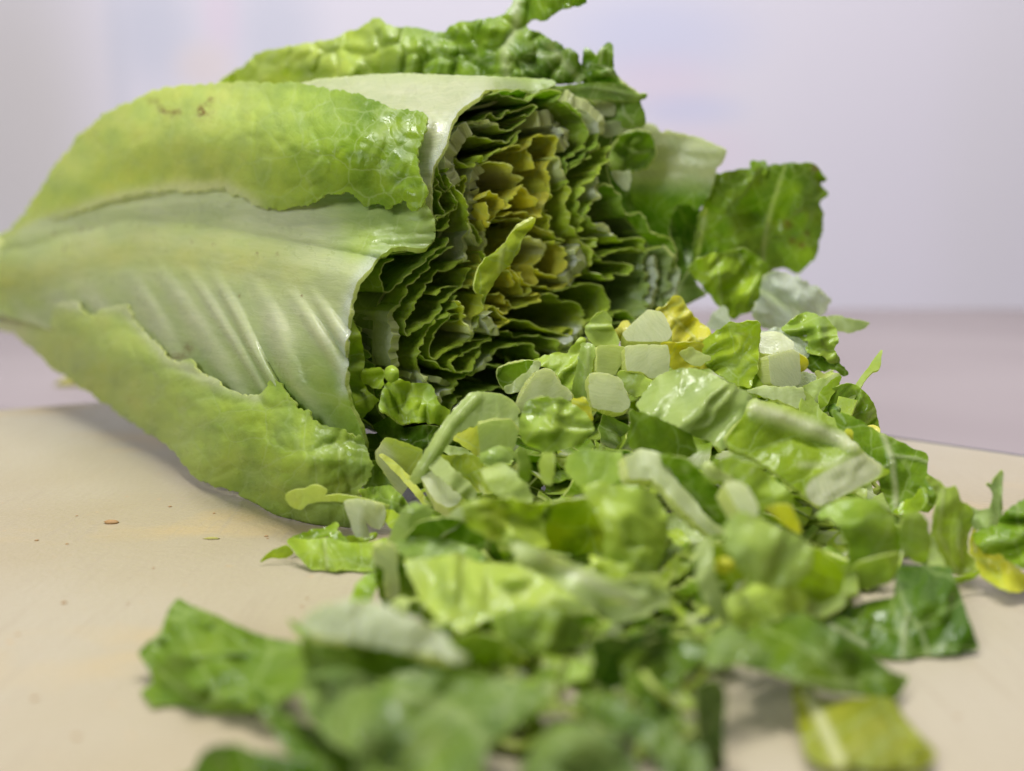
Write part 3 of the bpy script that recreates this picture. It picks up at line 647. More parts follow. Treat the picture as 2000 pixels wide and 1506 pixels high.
R([(825, 735), (836, 765), (848, 782), (867, 771), (880, 762), (895, 751), (906, 740), (917, 727)], 0.4, 0.05, ribs=[(0.0, 0.62, 0.15, 0.8)], frost=0.9, L=4)
R([(800, 735), (835, 737), (860, 744), (880, 755)], 0.3, 0.1, rib=0.7, thick=0.12, frost=0.9, off=0.1, L=3)
R([(915, 727), (926, 733), (936, 719), (960, 693), (974, 680), (1000, 668), (1007, 672), (1035, 672), (1043, 687), (1049, 697), (1060, 702)], 0.42, 0.08, ribs=[(0.1, 0.35, 0.08, 0.6)], frost=0.5)
R([(880, 683), (906, 672), (920, 662), (950, 664), (980, 652), (1007, 650), (1019, 658), (1049, 656), (1071, 660), (1090, 680), (1107, 690), (1130, 680), (1145, 660)], 0.5, 0.08, ribs=[(0.78, 1.05, 0.12, 0.7)], frost=0.8)
R([(928, 644), (952, 646), (972, 646), (980, 636), (991, 628), (1027, 627), (1049, 638), (1091, 650), (1103, 644), (1117, 642), (1115, 650), (1103, 657), (1085, 650)], 0.6, 0.05, ribs=[(0.0, 0.2, 0.06, 0.6)], frost=0.5)
R([(940, 712), (960, 714), (985, 717), (1000, 728)], 0.3, 0.3)
R([(892, 786), (915, 784), (940, 766), (974, 757), (990, 760)], 0.3, 0.25)
R([(870, 812), (885, 795), (895, 778), (905, 775), (900, 790), (925, 790)], 0.3, 0.25, L=3)
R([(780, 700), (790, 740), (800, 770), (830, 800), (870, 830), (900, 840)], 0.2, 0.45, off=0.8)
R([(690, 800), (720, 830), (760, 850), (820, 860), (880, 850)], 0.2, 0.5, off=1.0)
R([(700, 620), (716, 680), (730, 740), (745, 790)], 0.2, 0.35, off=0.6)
# stack of thin leaves between the top leaf's cut edge and the heart
R([(838, 330), (846, 350), (842, 375), (842, 400), (850, 430), (846, 455)], 0.3, 0.05, L=4, off=-0.1)
R([(848, 320), (860, 345), (872, 370), (866, 372), (856, 350)], 0.3, 0.0, L=4)
R([(853, 335), (858, 372), (862, 395), (864, 415), (852, 422), (846, 432), (862, 424), (866, 422)], 0.3, 0.02, L=4)
R([(870, 330), (874, 365), (882, 380), (890, 400), (886, 415), (878, 432), (868, 446), (850, 450)], 0.35, 0.0, L=4)
R([(876, 372), (886, 375), (890, 392), (884, 408), (868, 420)], 0.4, 0.0, L=3)
R([(885, 362), (898, 385), (906, 410), (912, 440), (910, 470), (908, 500), (895, 512)], 0.48, 0.0, ribs=[(0.55, 1.0, 0.07, 0.5)], frost=0.8)
R([(893, 345), (900, 362), (908, 345), (912, 352), (908, 375), (906, 398)], 0.55, 0.0)
R([(906, 398), (914, 430), (920, 460), (938, 478), (942, 460), (928, 440), (922, 425)], 0.6, 0.0, ribs=[(0.3, 0.6, 0.07, 0.6)], frost=0.5)
# pale jelly-like rib ends
R([(912, 252), (896, 266), (886, 285), (880, 300), (878, 320), (884, 340), (892, 358)], 0.2, 0, thick=0.30, rib=0.85, frost=0.8, L=3, amp=0.03)
R([(943, 320), (930, 336), (922, 350), (928, 372), (924, 390), (928, 405), (936, 425)], 0.3, 0, thick=0.26, rib=0.8, frost=0.9, L=3, amp=0.03, off=0.1)
R([(1045, 232), (1066, 230), (1085, 234), (1096, 250), (1100, 268), (1090, 284)], 0.2, 0, thick=0.34, rib=0.8, frost=0.75, L=2.5, amp=0.03, off=0.15)
R([(1118, 485), (1130, 498), (1132, 515), (1122, 535), (1108, 548)], 0.3, 0, thick=0.30, rib=0.75, frost=0.9, L=3, amp=0.03)
R([(1112, 186), (1124, 196), (1144, 204), (1156, 222), (1168, 248), (1170, 262)], 0.2, 0.05, thick=0.30, rib=0.75, frost=0.75, L=3, amp=0.03, off=0.2)
R([(950, 612), (958, 630), (966, 646), (974, 644)], 0.4, 0, thick=0.20, rib=0.9, frost=0.8, L=2.5, off=-0.2)
R([(1100, 676), (1118, 668), (1134, 652)], 0.4, 0, thick=0.28, rib=0.6, frost=0.9, L=2.5, off=-0.1)
# top, under the pale midrib
R([(872, 290), (880, 256), (882, 244), (896, 222), (918, 202), (938, 192), (960, 184), (1000, 178), (1028, 178), (1024, 190)], 0.2, 0.2, L=4)
R([(882, 250), (910, 238), (930, 236), (947, 230), (959, 220), (966, 226), (975, 232), (985, 222), (992, 218), (1000, 222), (1019, 212), (1043, 206), (1048, 214), (1035, 228), (1029, 222)], 0.3, 0.12, amp=0.12)
R([(890, 258), (916, 242), (940, 240), (965, 242), (980, 250), (999, 254), (1012, 246), (1026, 236)], 0.35, 0.08, ribs=[(0.2, 0.6, 0.06, 0.5)], frost=0.4)
R([(900, 282), (910, 270), (932, 264), (951, 270), (965, 276), (989, 270), (992, 278), (1005, 268), (1017, 254), (1007, 274), (989, 290), (959, 296), (948, 312), (936, 317), (930, 308), (922, 322), (914, 324), (898, 314), (890, 302)], 0.48, 0.05)
R([(950, 175), (990, 190), (1030, 196), (1050, 186), (1076, 177), (1094, 184), (1082, 198), (1106, 206), (1122, 222), (1140, 240)], 0.25, 0.25)
R([(1088, 190), (1110, 205), (1128, 220), (1142, 240), (1150, 262), (1150, 272), (1142, 286), (1118, 304), (1106, 309), (1103, 325), (1102, 340)], 0.3, 0.2)
R([(1174, 262), (1168, 276), (1152, 290), (1130, 312), (1116, 322)], 0.25, 0.25)
# heart, yellow
R([(935, 322), (950, 319), (960, 318), (980, 325), (1000, 337), (1018, 352), (1017, 364)], 0.76, 0, ribs=[(0.35, 0.95, 0.04, 0.6)], L=3)
R([(975, 296), (993, 289), (1015, 285), (1033, 286), (1037, 305), (1040, 330)], 0.80, 0, L=4)
R([(1022, 292), (1041, 278), (1051, 266), (1067, 262), (1083, 268), (1089, 286), (1081, 307), (1073, 311), (1069, 329), (1072, 359), (1067, 385), (1057, 415), (1043, 423), (1011, 417), (979, 423)], 0.84, 0, amp=0.10)
R([(940, 381), (956, 378), (971, 381), (977, 390), (979, 407), (993, 399), (1006, 386), (1015, 375), (1022, 365), (1034, 365), (1044, 385), (1052, 400)], 0.86, 0, off=-0.15)
R([(978, 385), (977, 409), (966, 430), (955, 443), (948, 440), (942, 420), (940, 395)], 0.86, 0, off=-0.1)
R([(936, 432), (946, 445), (951, 460), (952, 478), (939, 496), (937, 516), (925, 527), (921, 559), (904, 561)], 0.76, 0, ribs=[(0.1, 0.45, 0.05, 0.5)], frost=0.4)
R([(1027, 462), (1045, 470), (1065, 482), (1063, 500), (1048, 514), (1041, 520), (1049, 536), (1049, 557), (1032, 556), (1020, 545), (1017, 530)], 0.86, 0, ribs=[(0.0, 0.35, 0.06, 0.6)], frost=0.3)
R([(1060, 480), (1081, 473), (1097, 484), (1103, 502), (1101, 522), (1092, 541), (1076, 536), (1050, 532), (1044, 525)], 0.80, 0)
R([(983, 518), (999, 522), (1011, 539), (1019, 559), (1027, 573), (1036, 570), (1041, 559), (1060, 560), (1080, 565), (1100, 560), (1119, 547), (1128, 535)], 0.80, 0)
R([(971, 571), (983, 575), (987, 595), (997, 591), (1004, 600), (995, 609), (979, 613), (970, 600)], 0.86, 0)
R([(1005, 601), (1025, 598), (1045, 590), (1059, 579), (1057, 573), (1040, 576), (1029, 580)], 0.80, 0)
R([(894, 589), (906, 609), (914, 635), (918, 648), (926, 641), (934, 619), (942, 590), (944, 575)], 0.7, 0, ribs=[(0.35, 0.65, 0.05, 0.5)], frost=0.4, off=-0.15)
R([(951, 615), (955, 605), (969, 599), (976, 612), (983, 621), (997, 625), (985, 632), (973, 641)], 0.76, 0, off=-0.1)
R([(1000, 425), (1020, 432), (1038, 425), (1050, 440), (1062, 452), (1075, 462)], 0.8, 0.0, off=0.1, L=3)
R([(958, 405), (966, 415), (975, 430), (990, 425), (1005, 432)], 0.80, 0.0, off=0.2, L=3)
R([(940, 560), (955, 545), (968, 530), (985, 528), (995, 540), (1003, 560)], 0.80, 0.0, off=0.1, L=3)
R([(1007, 440), (990, 470), (975, 490), (950, 504), (936, 524), (930, 550), (935, 575)], 0.76, 0.05, off=0.5, L=3)
R([(1040, 395), (1056, 420), (1060, 440), (1072, 455), (1090, 470)], 0.7, 0.1, off=0.6, L=4)
R([(960, 450), (975, 440), (1000, 442), (1010, 470)], 0.6, 0.3, off=1.2, L=3)
# right of the heart
R([(1066, 330), (1070, 350), (1072, 386), (1066, 406), (1074, 426), (1072, 440), (1090, 464), (1108, 470), (1084, 478), (1080, 470)], 0.7, 0)
R([(1078, 306), (1086, 320), (1092, 332), (1104, 354), (1108, 375), (1104, 395), (1105, 415), (1110, 438), (1118, 452), (1132, 466), (1150, 490), (1154, 508), (1148, 516)], 0.6, 0.02, ribs=[(0.0, 0.25, 0.05, 0.6)], frost=0.3)
R([(1192, 286), (1187, 313), (1166, 327), (1162, 339), (1150, 350), (1134, 363), (1126, 385), (1124, 412), (1136, 424), (1138, 440), (1130, 460), (1142, 462), (1158, 470), (1158, 485)], 0.45, 0.0)
R([(1173, 279), (1162, 295), (1146, 308), (1130, 313), (1114, 329), (1106, 345), (1098, 370)], 0.38, 0.05)
R([(1161, 333), (1166, 350), (1169, 372), (1170, 387), (1160, 393), (1150, 405), (1142, 418), (1150, 432), (1162, 442), (1178, 440), (1190, 450), (1194, 462)], 0.35, 0.02, ribs=[(0.05, 0.35, 0.10, 0.7), (0.75, 1.0, 0.08, 0.7)], frost=0.6, off=-0.1)
R([(1136, 424), (1154, 440), (1178, 450), (1198, 466), (1210, 470), (1240, 464), (1258, 470), (1264, 486), (1282, 482)], 0.4, 0.05)
R([(1170, 370), (1174, 362), (1182, 360), (1200, 370), (1216, 380), (1220, 400), (1226, 420), (1250, 414), (1262, 430), (1270, 445), (1286, 460), (1304, 462), (1314, 474), (1324, 510), (1328, 536), (1320, 570), (1300, 600), (1280, 625)], 0.2, 0.25, thick=0.06, ribs=[(0.62, 0.95, 0.10, 0.35)], frost=0.5)
R([(1140, 470), (1156, 492), (1166, 500), (1178, 500), (1200, 488), (1222, 488), (1240, 486), (1264, 494)], 0.45, 0.05)
R([(1150, 520), (1162, 535), (1178, 546), (1194, 544), (1206, 536), (1226, 536), (1234, 522), (1224, 514), (1200, 510), (1178, 510), (1166, 506), (1150, 505)], 0.45, 0.05)
R([(1264, 494), (1268, 530), (1266, 560), (1258, 595), (1245, 622), (1235, 640)], 0.2, 0.3, rib=0.2, thick=0.10, L=6, frost=0.5)
R([(1275, 500), (1285, 530), (1284, 560), (1272, 590), (1262, 620)], 0.2, 0.2, rib=0.45, thick=0.16, L=3, frost=0.9)
R([(1300, 480), (1306, 520), (1304, 560), (1290, 600)], 0.15, 0.3, rib=0.3, thick=0.1, L=3, frost=0.7)
R([(1085, 568), (1110, 562), (1136, 554), (1166, 558), (1180, 570), (1188, 584), (1187, 600), (1178, 610), (1170, 617), (1148, 630), (1140, 640)], 0.5, 0.0)
R([(1066, 575), (1078, 572), (1090, 580), (1102, 592), (1120, 590), (1140, 600), (1148, 612), (1146, 630), (1134, 645), (1122, 662)], 0.55, 0.0, ribs=[(0.75, 1.05, 0.10, 0.4)], frost=0.5)
R([(1194, 618), (1202, 610), (1210, 606), (1228, 614), (1242, 626), (1250, 634)], 0.35, 0.1, L=3)
R([(1170, 640), (1200, 630), (1230, 636), (1250, 645)], 0.2, 0.4, L=3)

# pointed yellow leaf rising out of the heart, and crumpled green ends at the lower left of the cut
def il(outline, d, col, label=None, **k):
    o = sheet('inner_leaf', outline, d, LEAF, col=col, parent=head, **k)
    if label: o['label'] = label
il([(1044, 424), (1042, 434), (1036, 442), (1026, 458), (1017, 470), (1012, 490), (1004, 500), (994, 515), (977, 530), (962, 552), (948, 575), (930, 572), (926, 555), (935, 524), (949, 504), (970, 490), (985, 476), (996, 460), (1010, 444), (1028, 432)], 19.9, gcol(0.62), 'pointed yellow leaf tip rising out of the heart',
   tilt=(0.9, 0), step=3.5, ribs=[([(1040, 428), (1012, 442)], 12, 0.5), ([(980, 485), (975, 530)], 10, 0.3)], wob=0.12, wobs=25, jag=1.5)
il([(780, 742), (800, 748), (835, 754), (848, 762), (850, 783), (862, 796), (877, 805), (874, 812), (880, 818), (867, 830), (845, 826), (820, 824), (800, 826), (785, 830), (765, 812), (742, 800), (744, 770), (755, 750), (768, 738)], 18.5, gcol(0.32, 0.10), 'crumpled green leaf end at the bottom of the cut',
   step=3.5, wob=0.22, wobs=22, jag=2.2, tilt=(0.5, -0.4), thick=0.05)
il([(706, 725), (716, 722), (730, 719), (748, 722), (752, 732), (746, 742), (750, 752), (742, 758), (728, 756), (716, 748), (706, 740)], 18.3, gcol(0.38, 0.02), None, step=3, wob=0.2, wobs=12, jag=2.0, gloss=0.5)
il([(755, 720), (766, 716), (776, 724), (776, 738), (764, 744), (754, 736)], 18.2, gcol(0.4, 0.0, 0.1), None, step=3, bulge=0.25, wob=0.1, wobs=12)
il([(684, 620), (692, 640), (702, 650), (706, 670), (710, 700), (708, 724), (706, 745), (720, 768), (732, 778), (741, 782), (730, 786), (726, 796), (706, 814), (698, 812), (690, 780), (682, 745), (684, 700), (680, 660)], 18.35, gcol(0.35, 0.05), 'thin green leaf edge beside the front midrib', step=3.5, tilt=(0.9, 0), wob=0.16, wobs=22, jag=1.5)
il([(760, 815), (790, 838), (830, 832), (868, 836), (876, 860), (850, 880), (790, 876), (750, 860), (730, 830)], 19.4, gcol(0.15, 0.55), None, step=5, wob=0.3, wobs=30)

# the wrapping leaves that close the head all round, behind and below
rim_px = [(900, 200), (1000, 175), (1110, 172), (1190, 205), (1205, 250), (1195, 330), (1225, 410), (1290, 490), (1322, 550), (1290, 620), (1200, 680), (1100, 750), (1000, 820), (900, 860), (790, 880), (720, 860), (700, 780), (696, 680), (715, 580), (800, 500), (850, 420), (870, 300)]
def wrap(i0, i1, off, col, shrink):
    SEED[0] += 1; seed = SEED[0]
    n_ = len(rim_px); pts = [rim_px[i % n_] for i in range(i0, i1 + 1)]
    c = catmull(pts, 12); n = len(c); cc = np.array([1005.0, 520.0]); c = cc + (c - cc) * shrink
    F0 = P(c[:, 0], c[:, 1], D0(c[:, 0]) + off); V = []; UV = []; ts = np.linspace(0, 1, 22)
    ax = P(1005, 520, D0(1005))
    for t in ts:
        cen = ax * (1 - t) + BASE * t
        rad = (F0 - ax) * (1 - t) * 1.0 + (F0 - ax) * 0.14 * t
        rad = rad * (1 + 0.10 * math.sin(math.pi * min(1, t * 1.3)))
        w_ = 1 + 0.03 * fbm(np.arange(n) / 5.0, np.full(n, t * 6), seed, 2)
        V.append(cen + rad * w_[:, None]); UV.append(np.stack([np.arange(n) * 0.1, np.full(n, t * 20)], 1) + seed)
    V = np.vstack(V); V[:, 2] = np.maximum(V[:, 2], 0.06); m = len(ts)
    F = [(j * n + i, j * n + i + 1, (j + 1) * n + i + 1, (j + 1) * n + i) for j in range(m - 1) for i in range(n - 1)]
    tt = np.repeat(ts, n); MX = np.stack([np.clip(0.2 + 0.7 * tt, 0, 1), np.full(len(tt), col[1]), col[2] * (1 - tt), np.zeros(len(tt))], 1)
    shell('leaf', V, F, 0.06, MX, np.vstack(UV), LEAF, head)
wrap(0, 7, 0.5, gcol(0.15, 0.45), 0.96); wrap(5, 13, 0.7, gcol(0.15, 0.45), 0.93); wrap(11, 17, 0.7, gcol(0.2, 0.4), 0.90); wrap(15, 23, 0.7, gcol(0.2, 0.3), 0.88)
# heart core that closes the gaps deep inside
core_c = [(1000 + 190 * math.cos(a), 520 + 230 * math.sin(a)) for a in np.linspace(0, 2 * math.pi, 26)]
for k, (sx_, off) in enumerate(((1.0, 2.2), (0.72, 2.8), (0.45, 3.2))):
    R([(1000 + (x - 1000) * sx_ + 14 * math.sin(i * 2.1 + k), 520 + (y - 520) * sx_ + 14 * math.cos(i * 1.7 + k)) for i, (x, y) in enumerate(core_c)], 0.6, 0.05, off=off, L=10, amp=0.12)
# pale stem end
def stem():
    n, m = 28, 12; V = []
    axd = (BASE - P(1000, 520, D0(1000))); axd /= np.linalg.norm(axd)
    u = np.cross(axd, [0, 0, 1.0]); u /= np.linalg.norm(u); v = np.cross(u, axd)
    prof = [(-4.5, 0.9), (-3.6, 1.3), (-2.5, 1.55), (-1.2, 1.6), (0, 1.55), (1.0, 1.45), (1.6, 1.3), (1.9, 1.0), (2.0, 0.6), (2.02, 0.2)]
    for z, r in prof:
        for i in range(n):
            a = i / n * 2 * math.pi; rr = r * (1 + 0.04 * math.sin(a * 5 + z))
            V.append(BASE + axd * z + u * rr * math.cos(a) + v * rr * math.sin(a))
    V = np.array(V); F = [(j * n + i, j * n + (i + 1) % n, (j + 1) * n + (i + 1) % n, (j + 1) * n + i) for j in range(len(prof) - 1) for i in range(n)]
    shell('stem', V, F, 0.1, np.tile([0.6, 0.75, 0.15, 0], (len(V), 1)), V[:, :2], LEAF, head, flip_to_cam=False)
stem()

# ------------------------------------------------------------------ chopped pieces
PCAT = 'lettuce piece'
def piece(label, outline, d, col, name='lettuce_piece', group='chopped pieces in the lettuce pile', **k):
    k.setdefault('step', 5 if d > 15.5 else 7); k.setdefault('jag', 2.2); k.setdefault('thick', 0.022); k.setdefault('bump', 0.006); k.setdefault('cell', 0.0 if name == 'rib_chunk' else 0.0)
    if d < 12.0: col = (col[0] * (0.9 if col[0] > 0.6 else 0.35), col[1] * 0.95, col[2] + (0.32 if d > 11.2 else 0.60) * (0.4 if col[1] > 0.9 else 1), col[3])  # nearest pieces: deeper outer-leaf green, with foreground shade also put into the colour
    k.setdefault('wob', 0.16); k.setdefault('wobs', 55)
    if 'tilt' not in k and 'dp' not in k:
        SEED[0] += 1; r = np.random.RandomState(SEED[0]); k['tilt'] = (r.uniform(-.5, .5), -0.35 + r.uniform(-.4, .4))
    o = sheet(name, outline, d, LEAF, col=col, **k)
    return tag(o, label, PCAT, group)
def chunk(label, outline, d, thick=0.45, col=None, **k):
    k.setdefault('step', 3.6 if d > 15.5 else 6)
    k.setdefault('wob', 0.025); k.setdefault('jag', 0.5); k.setdefault('bump', 0.004); k.setdefault('soft', 1); k.setdefault('gloss', 0.4)
    return piece(label, outline, d + thick / 2, col or gcol(0.35, 0, 0.86, 0.10), name='rib_chunk', thick=thick, **k)
Lg = gcol(0.32, 0, 0.22); G_ = gcol(0.26, 0.08, 0.05); YG = gcol(0.55, 0, 0.08); YY = gcol(0.95, 0, 0.05); DG = gcol(0.1, 0.5, 0.0); OL = gcol(0.45, 0.12, 0.2); WH = gcol(0.12, 0, 0.95)

# behind the pile, right
def o9_col(x, y, M):
    m = np.exp(-(seg_dist(x, y, [(1535, 322), (1508, 400), (1492, 470), (1490, 520)]) / 4.0) ** 2); m2 = np.exp(-(seg_dist(x, y, [(1378, 410), (1362, 500)]) / 5.0) ** 2)
    M[:, 0] = np.maximum(0.03, np.maximum(m * 0.45, m2 * 0.5)); M[:, 2] = (0.22 - 0.2 * np.clip((y - 400) / 200, -1, 1) + 0.25 * smooth01((1400 - x) / 50)) * (1 - np.maximum(m, m2)); M[:, 1] = 0.25
    return M
def o9_ex(x, y, E):
    E[:, 1] = 0.75
    for a, b, r in ((1537, 438, 9), (1592, 328, 8), (1548, 470, 7), (1566, 478, 6), (1575, 455, 5)): E[:, 0] += 0.8 * np.exp(-(np.hypot(x - a, y - b) / r) ** 2)
    return E
piece('glossy dark green leaf slice standing upright behind the pile, its corner curled', [(1352, 520), (1358, 470), (1366, 420), (1384, 380), (1394, 342), (1430, 334), (1466, 330), (1520, 322), (1560, 320), (1590, 321), (1600, 330), (1608, 345), (1617, 352), (1600, 358), (1608, 368), (1618, 376), (1602, 388), (1598, 400), (1606, 420), (1606, 450), (1600, 470), (1592, 500), (1580, 516), (1556, 534), (1530, 520), (1500, 530), (1420, 540)],
      25.4, gcol(0.25), colf=o9_col, exf=o9_ex, step=4.5, cell=0.05, wob=0.5, wobs=60, tilt=(0.2, 0.5), disp=blister([(1435, 440, 22, 20, .35), (1470, 420, 16, 30, -.2), (1440, 475, 20, 14, .25), (1560, 420, 30, 30, .35), (1480, 350, 30, 30, .15), (1600, 345, 14, 20, -.5)]))
piece('small folded flap on the top edge of the upright glossy slice', [(1466, 316), (1480, 316), (1497, 312), (1499, 330), (1492, 342), (1478, 338), (1466, 334)], 25.0, gcol(0.25, 0.1), step=3.5, tilt=(0, 0), gloss=0.5)
piece('crumpled bright green piece below the upright glossy slice', [(1343, 524), (1360, 506), (1390, 496), (1420, 492), (1450, 486), (1474, 498), (1496, 514), (1502, 535), (1496, 560), (1488, 585), (1470, 604), (1450, 612), (1430, 624), (1412, 610), (1400, 592), (1386, 574), (1368, 556)], 24.6, gcol(0.35, 0.08), step=4,
      wob=0.35, wobs=35, tilt=(0, 0.3), gloss=0.6, ribs=[([(1440, 490), (1460, 540)], 4, 0.4), ([(1400, 500), (1410, 600)], 4, 0.3)])
def frost_col(x, y, M):
    M[:, 3] = 0.9; M[:, 0] = 0.5 + 0.3 * fbm(x / 20, y / 20, 71, 2); return M
piece('frosty whitish piece at the back right with a ragged wet edge', [(1492, 540), (1520, 530), (1552, 538), (1580, 556), (1604, 564), (1612, 578), (1622, 584), (1616, 600), (1604, 616), (1580, 630), (1540, 640), (1500, 642), (1476, 628), (1470, 604), (1484, 580)], 24.4, gcol(0.2, 0.1, 0.6, 0.8), step=4, colf=frost_col, wob=0.3, wobs=25, jag=3, gloss=0.5, tilt=(0, 0))
piece('small pale wet scrap hanging between the head and the pile', [(1400, 605), (1414, 598), (1424, 618), (1428, 632), (1410, 642), (1388, 642), (1380, 634), (1390, 620)], 23.8, gcol(0.2, 0.1, 0.6, 0.6), step=3.5)
piece('pointed pale green sliver sticking out to the right behind the pile', [(1608, 622), (1625, 618), (1645, 618), (1662, 624), (1675, 628), (1700, 631), (1690, 640), (1672, 644), (1655, 650), (1640, 647), (1618, 640)], 22.4, gcol(0.25, 0.05, 0.4, 0.1), step=4)
# top of the pile
piece('crumpled yellow heart leaf on top of the pile beside the cut face', [(1262, 625), (1280, 606), (1300, 600), (1306, 590), (1314, 579), (1330, 581), (1334, 592), (1342, 602), (1364, 629), (1385, 643), (1392, 660), (1380, 668), (1362, 676), (1320, 676), (1300, 668), (1280, 655), (1266, 645)], 21.0, gcol(1.0, 0.0), step=3.5,
      wob=0.4, wobs=30, gloss=0.5, jag=1.8, tilt=(0, -0.6), ribs=[([(1300, 612), (1370, 672)], 5, 0.25)])
piece('small glossy yellow nub between white chunks on the pile', [(1199, 648), (1212, 634), (1222, 628), (1234, 636), (1232, 650), (1216, 662), (1206, 664)], 20.9, gcol(0.9, 0, 0.2), step=3, bulge=0.3, gloss=0.6)
piece('dark yellow leaf under the crumpled yellow piece', [(1290, 670), (1330, 668), (1372, 672), (1390, 696), (1392, 716), (1350, 724), (1316, 722), (1300, 706)], 20.0, gcol(0.95, 0.1), step=4.5, wob=0.25, wobs=30)
chunk('triangular white rib chunk on top of the pile by the yellow leaf', [(1214, 662), (1236, 640), (1266, 615), (1290, 620), (1302, 640), (1312, 664), (1302, 674), (1262, 676), (1222, 674)], 20.2, 0.4, tilt=(0, -0.6))
piece('olive leaf piece with crinkled top on the pile, left of the white cube', [(1374, 668), (1392, 652), (1410, 641), (1429, 629), (1445, 632), (1461, 627), (1479, 626), (1486, 632), (1483, 650), (1480, 689), (1478, 725), (1464, 758), (1429, 748), (1396, 726), (1374, 706)], 19.6, gcol(0.5, 0.15), step=4, wob=0.22, wobs=35, tilt=(-0.8, -0.2), jag=1.8)
piece('pale yellow triangular scrap under the olive leaf', [(1328, 690), (1346, 677), (1388, 698), (1366, 716), (1344, 709)], 19.3, gcol(0.6, 0, 0.5), step=4)
chunk('white rib cube with wet glints at the right of the pile top', [(1486, 700), (1512, 692), (1536, 688), (1545, 692), (1546, 716), (1544, 750), (1522, 758), (1490, 751), (1486, 724)], 18.9, 0.7, col=gcol(0.1, 0, 1.0, 0.35), step=4, tilt=(0.25, -0.1), gloss=0.7)
chunk('grey-white rib slab behind the wet rib cube', [(1482, 664), (1500, 660), (1521, 662), (1546, 682), (1544, 696), (1500, 702), (1482, 700)], 19.7, 0.35, step=4, tilt=(0, -1.0))
piece('frosty wet scrap lying above the rib cube', [(1482, 652), (1500, 645), (1520, 642), (1544, 648), (1576, 657), (1584, 680), (1578, 700), (1560, 696), (1544, 690), (1521, 664), (1490, 660)], 20.2, gcol(0.35, 0, 0.45, 0.8), step=3.5, wob=0.25, wobs=18, gloss=0.8, jag=2.2, tilt=(0, -.8))
piece('curly bright green leaf edge at the back right corner of the pile', [(1526, 642), (1544, 627), (1558, 616), (1572, 611), (1592, 613), (1600, 621), (1610, 620), (1620, 630), (1632, 642), (1636, 664), (1629, 682), (1634, 694), (1640, 705), (1622, 710), (1606, 692), (1585, 692), (1574, 682), (1581, 666), (1558, 659), (1539, 650)], 20.4, gcol(0.3, 0.05, 0.1), step=3.5,
      wob=0.35, wobs=28, gloss=0.8, jag=1.8, disp=blister([(1600, 660, 12, 30, .3), (1575, 650, 12, 10, -.2)]), tilt=(0, -.5))
piece('dark green wisp with a thin tail under the curly green leaf edge', [(1576, 690), (1592, 686), (1610, 689), (1622, 700), (1640, 712), (1650, 720), (1656, 731), (1649, 734), (1636, 724), (1622, 716), (1612, 724), (1590, 726), (1574, 716)], 20.2, gcol(0.15, 0.4), step=3.2, wob=0.2, wobs=18, jag=2)
piece('small yellow curl beside the wet rib cube', [(1545, 692), (1560, 690), (1574, 700), (1577, 712), (1566, 730), (1550, 740), (1546, 716)], 19.6, gcol(0.9, 0.05), step=3.2, bulge=-0.3, tilt=(0.5, 0))
piece('tiny yellow-green wedge left of the wet rib cube', [(1464, 752), (1474, 736), (1488, 722), (1490, 754), (1476, 757)], 19.1, YG, step=3.5)
piece('pale frosted scrap under the yellow curl', [(1538, 758), (1550, 742), (1568, 726), (1590, 730), (1594, 742), (1574, 752), (1558, 762)], 19.6, gcol(0.3, 0, 0.6, 0.5), step=3.5)
piece('pale yellow tips poking from under the curly green edge', [(1592, 726), (1600, 724), (1606, 732), (1628, 730), (1640, 732), (1620, 742), (1600, 744)], 19.8, gcol(0.6, 0, 0.3), step=3)
piece('straight pale strip leaning over the right of the pile', [(1556, 762), (1600, 742), (1640, 730), (1636, 750), (1620, 780), (1604, 806), (1588, 794), (1570, 780)], 19.2, gcol(0.35, 0.05, 0.3), step=4, ribs=[([(1630, 735), (1590, 790)], 16, 0.7)])
piece('narrow green strip leaning beside the straight pale strip', [(1600, 770), (1628, 740), (1642, 732), (1640, 748), (1612, 792), (1596, 800)], 18.9, gcol(0.3, 0.15), step=3.5)
piece('thin upright stalk with a tiny leaf bump at the right of the pile', [(1723, 684), (1719, 700), (1720, 712), (1714, 723), (1705, 725), (1693, 737), (1679, 758), (1664, 786), (1648, 816), (1640, 814), (1654, 784), (1668, 760), (1676, 746), (1690, 728), (1706, 706)], 19.3, gcol(0.4, 0.02, 0.2), step=2.6, jag=0.6, wob=0.05, soft=1, thick=0.06)
piece('arched green leaf strip on the right shoulder of the pile', [(1610, 764), (1636, 756), (1659, 748), (1677, 757), (1696, 773), (1705, 790), (1712, 813), (1717, 840), (1692, 838), (1676, 828), (1658, 818), (1666, 799), (1668, 786), (1656, 778), (1640, 788), (1626, 800), (1606, 806), (1600, 786)], 19.4, gcol(0.28, 0.08, 0.05), step=3.5,
      gloss=0.4, wob=0.25, wobs=35, ribs=[([(1690, 826), (1708, 812)], 6, 0.5), ([(1670, 762), (1690, 790)], 3, 0.3)], jag=1.5)
piece('small dark green knot under the arched strip', [(1615, 796), (1630, 790), (1644, 800), (1642, 814), (1624, 812)], 19.0, gcol(0.1, 0.6), step=3, bulge=0.2)
piece('ribbed pale plate lying in front of the wet rib cube', [(1457, 763), (1491, 757), (1530, 758), (1566, 760), (1572, 776), (1566, 800), (1544, 794), (1500, 776)], 18.2, gcol(0.25, 0.0, 0.62), step=4, disp=lambda x, y: 0.005 * np.cos(x / 3.0), thick=0.08, tilt=(0, -0.5))
piece('olive shadowed leaf beside the ribbed pale plate', [(1566, 760), (1584, 774), (1600, 800), (1640, 826), (1668, 858), (1650, 868), (1610, 850), (1562, 812)], 18.0, gcol(0.4, 0.2, 0.1), step=4.5)
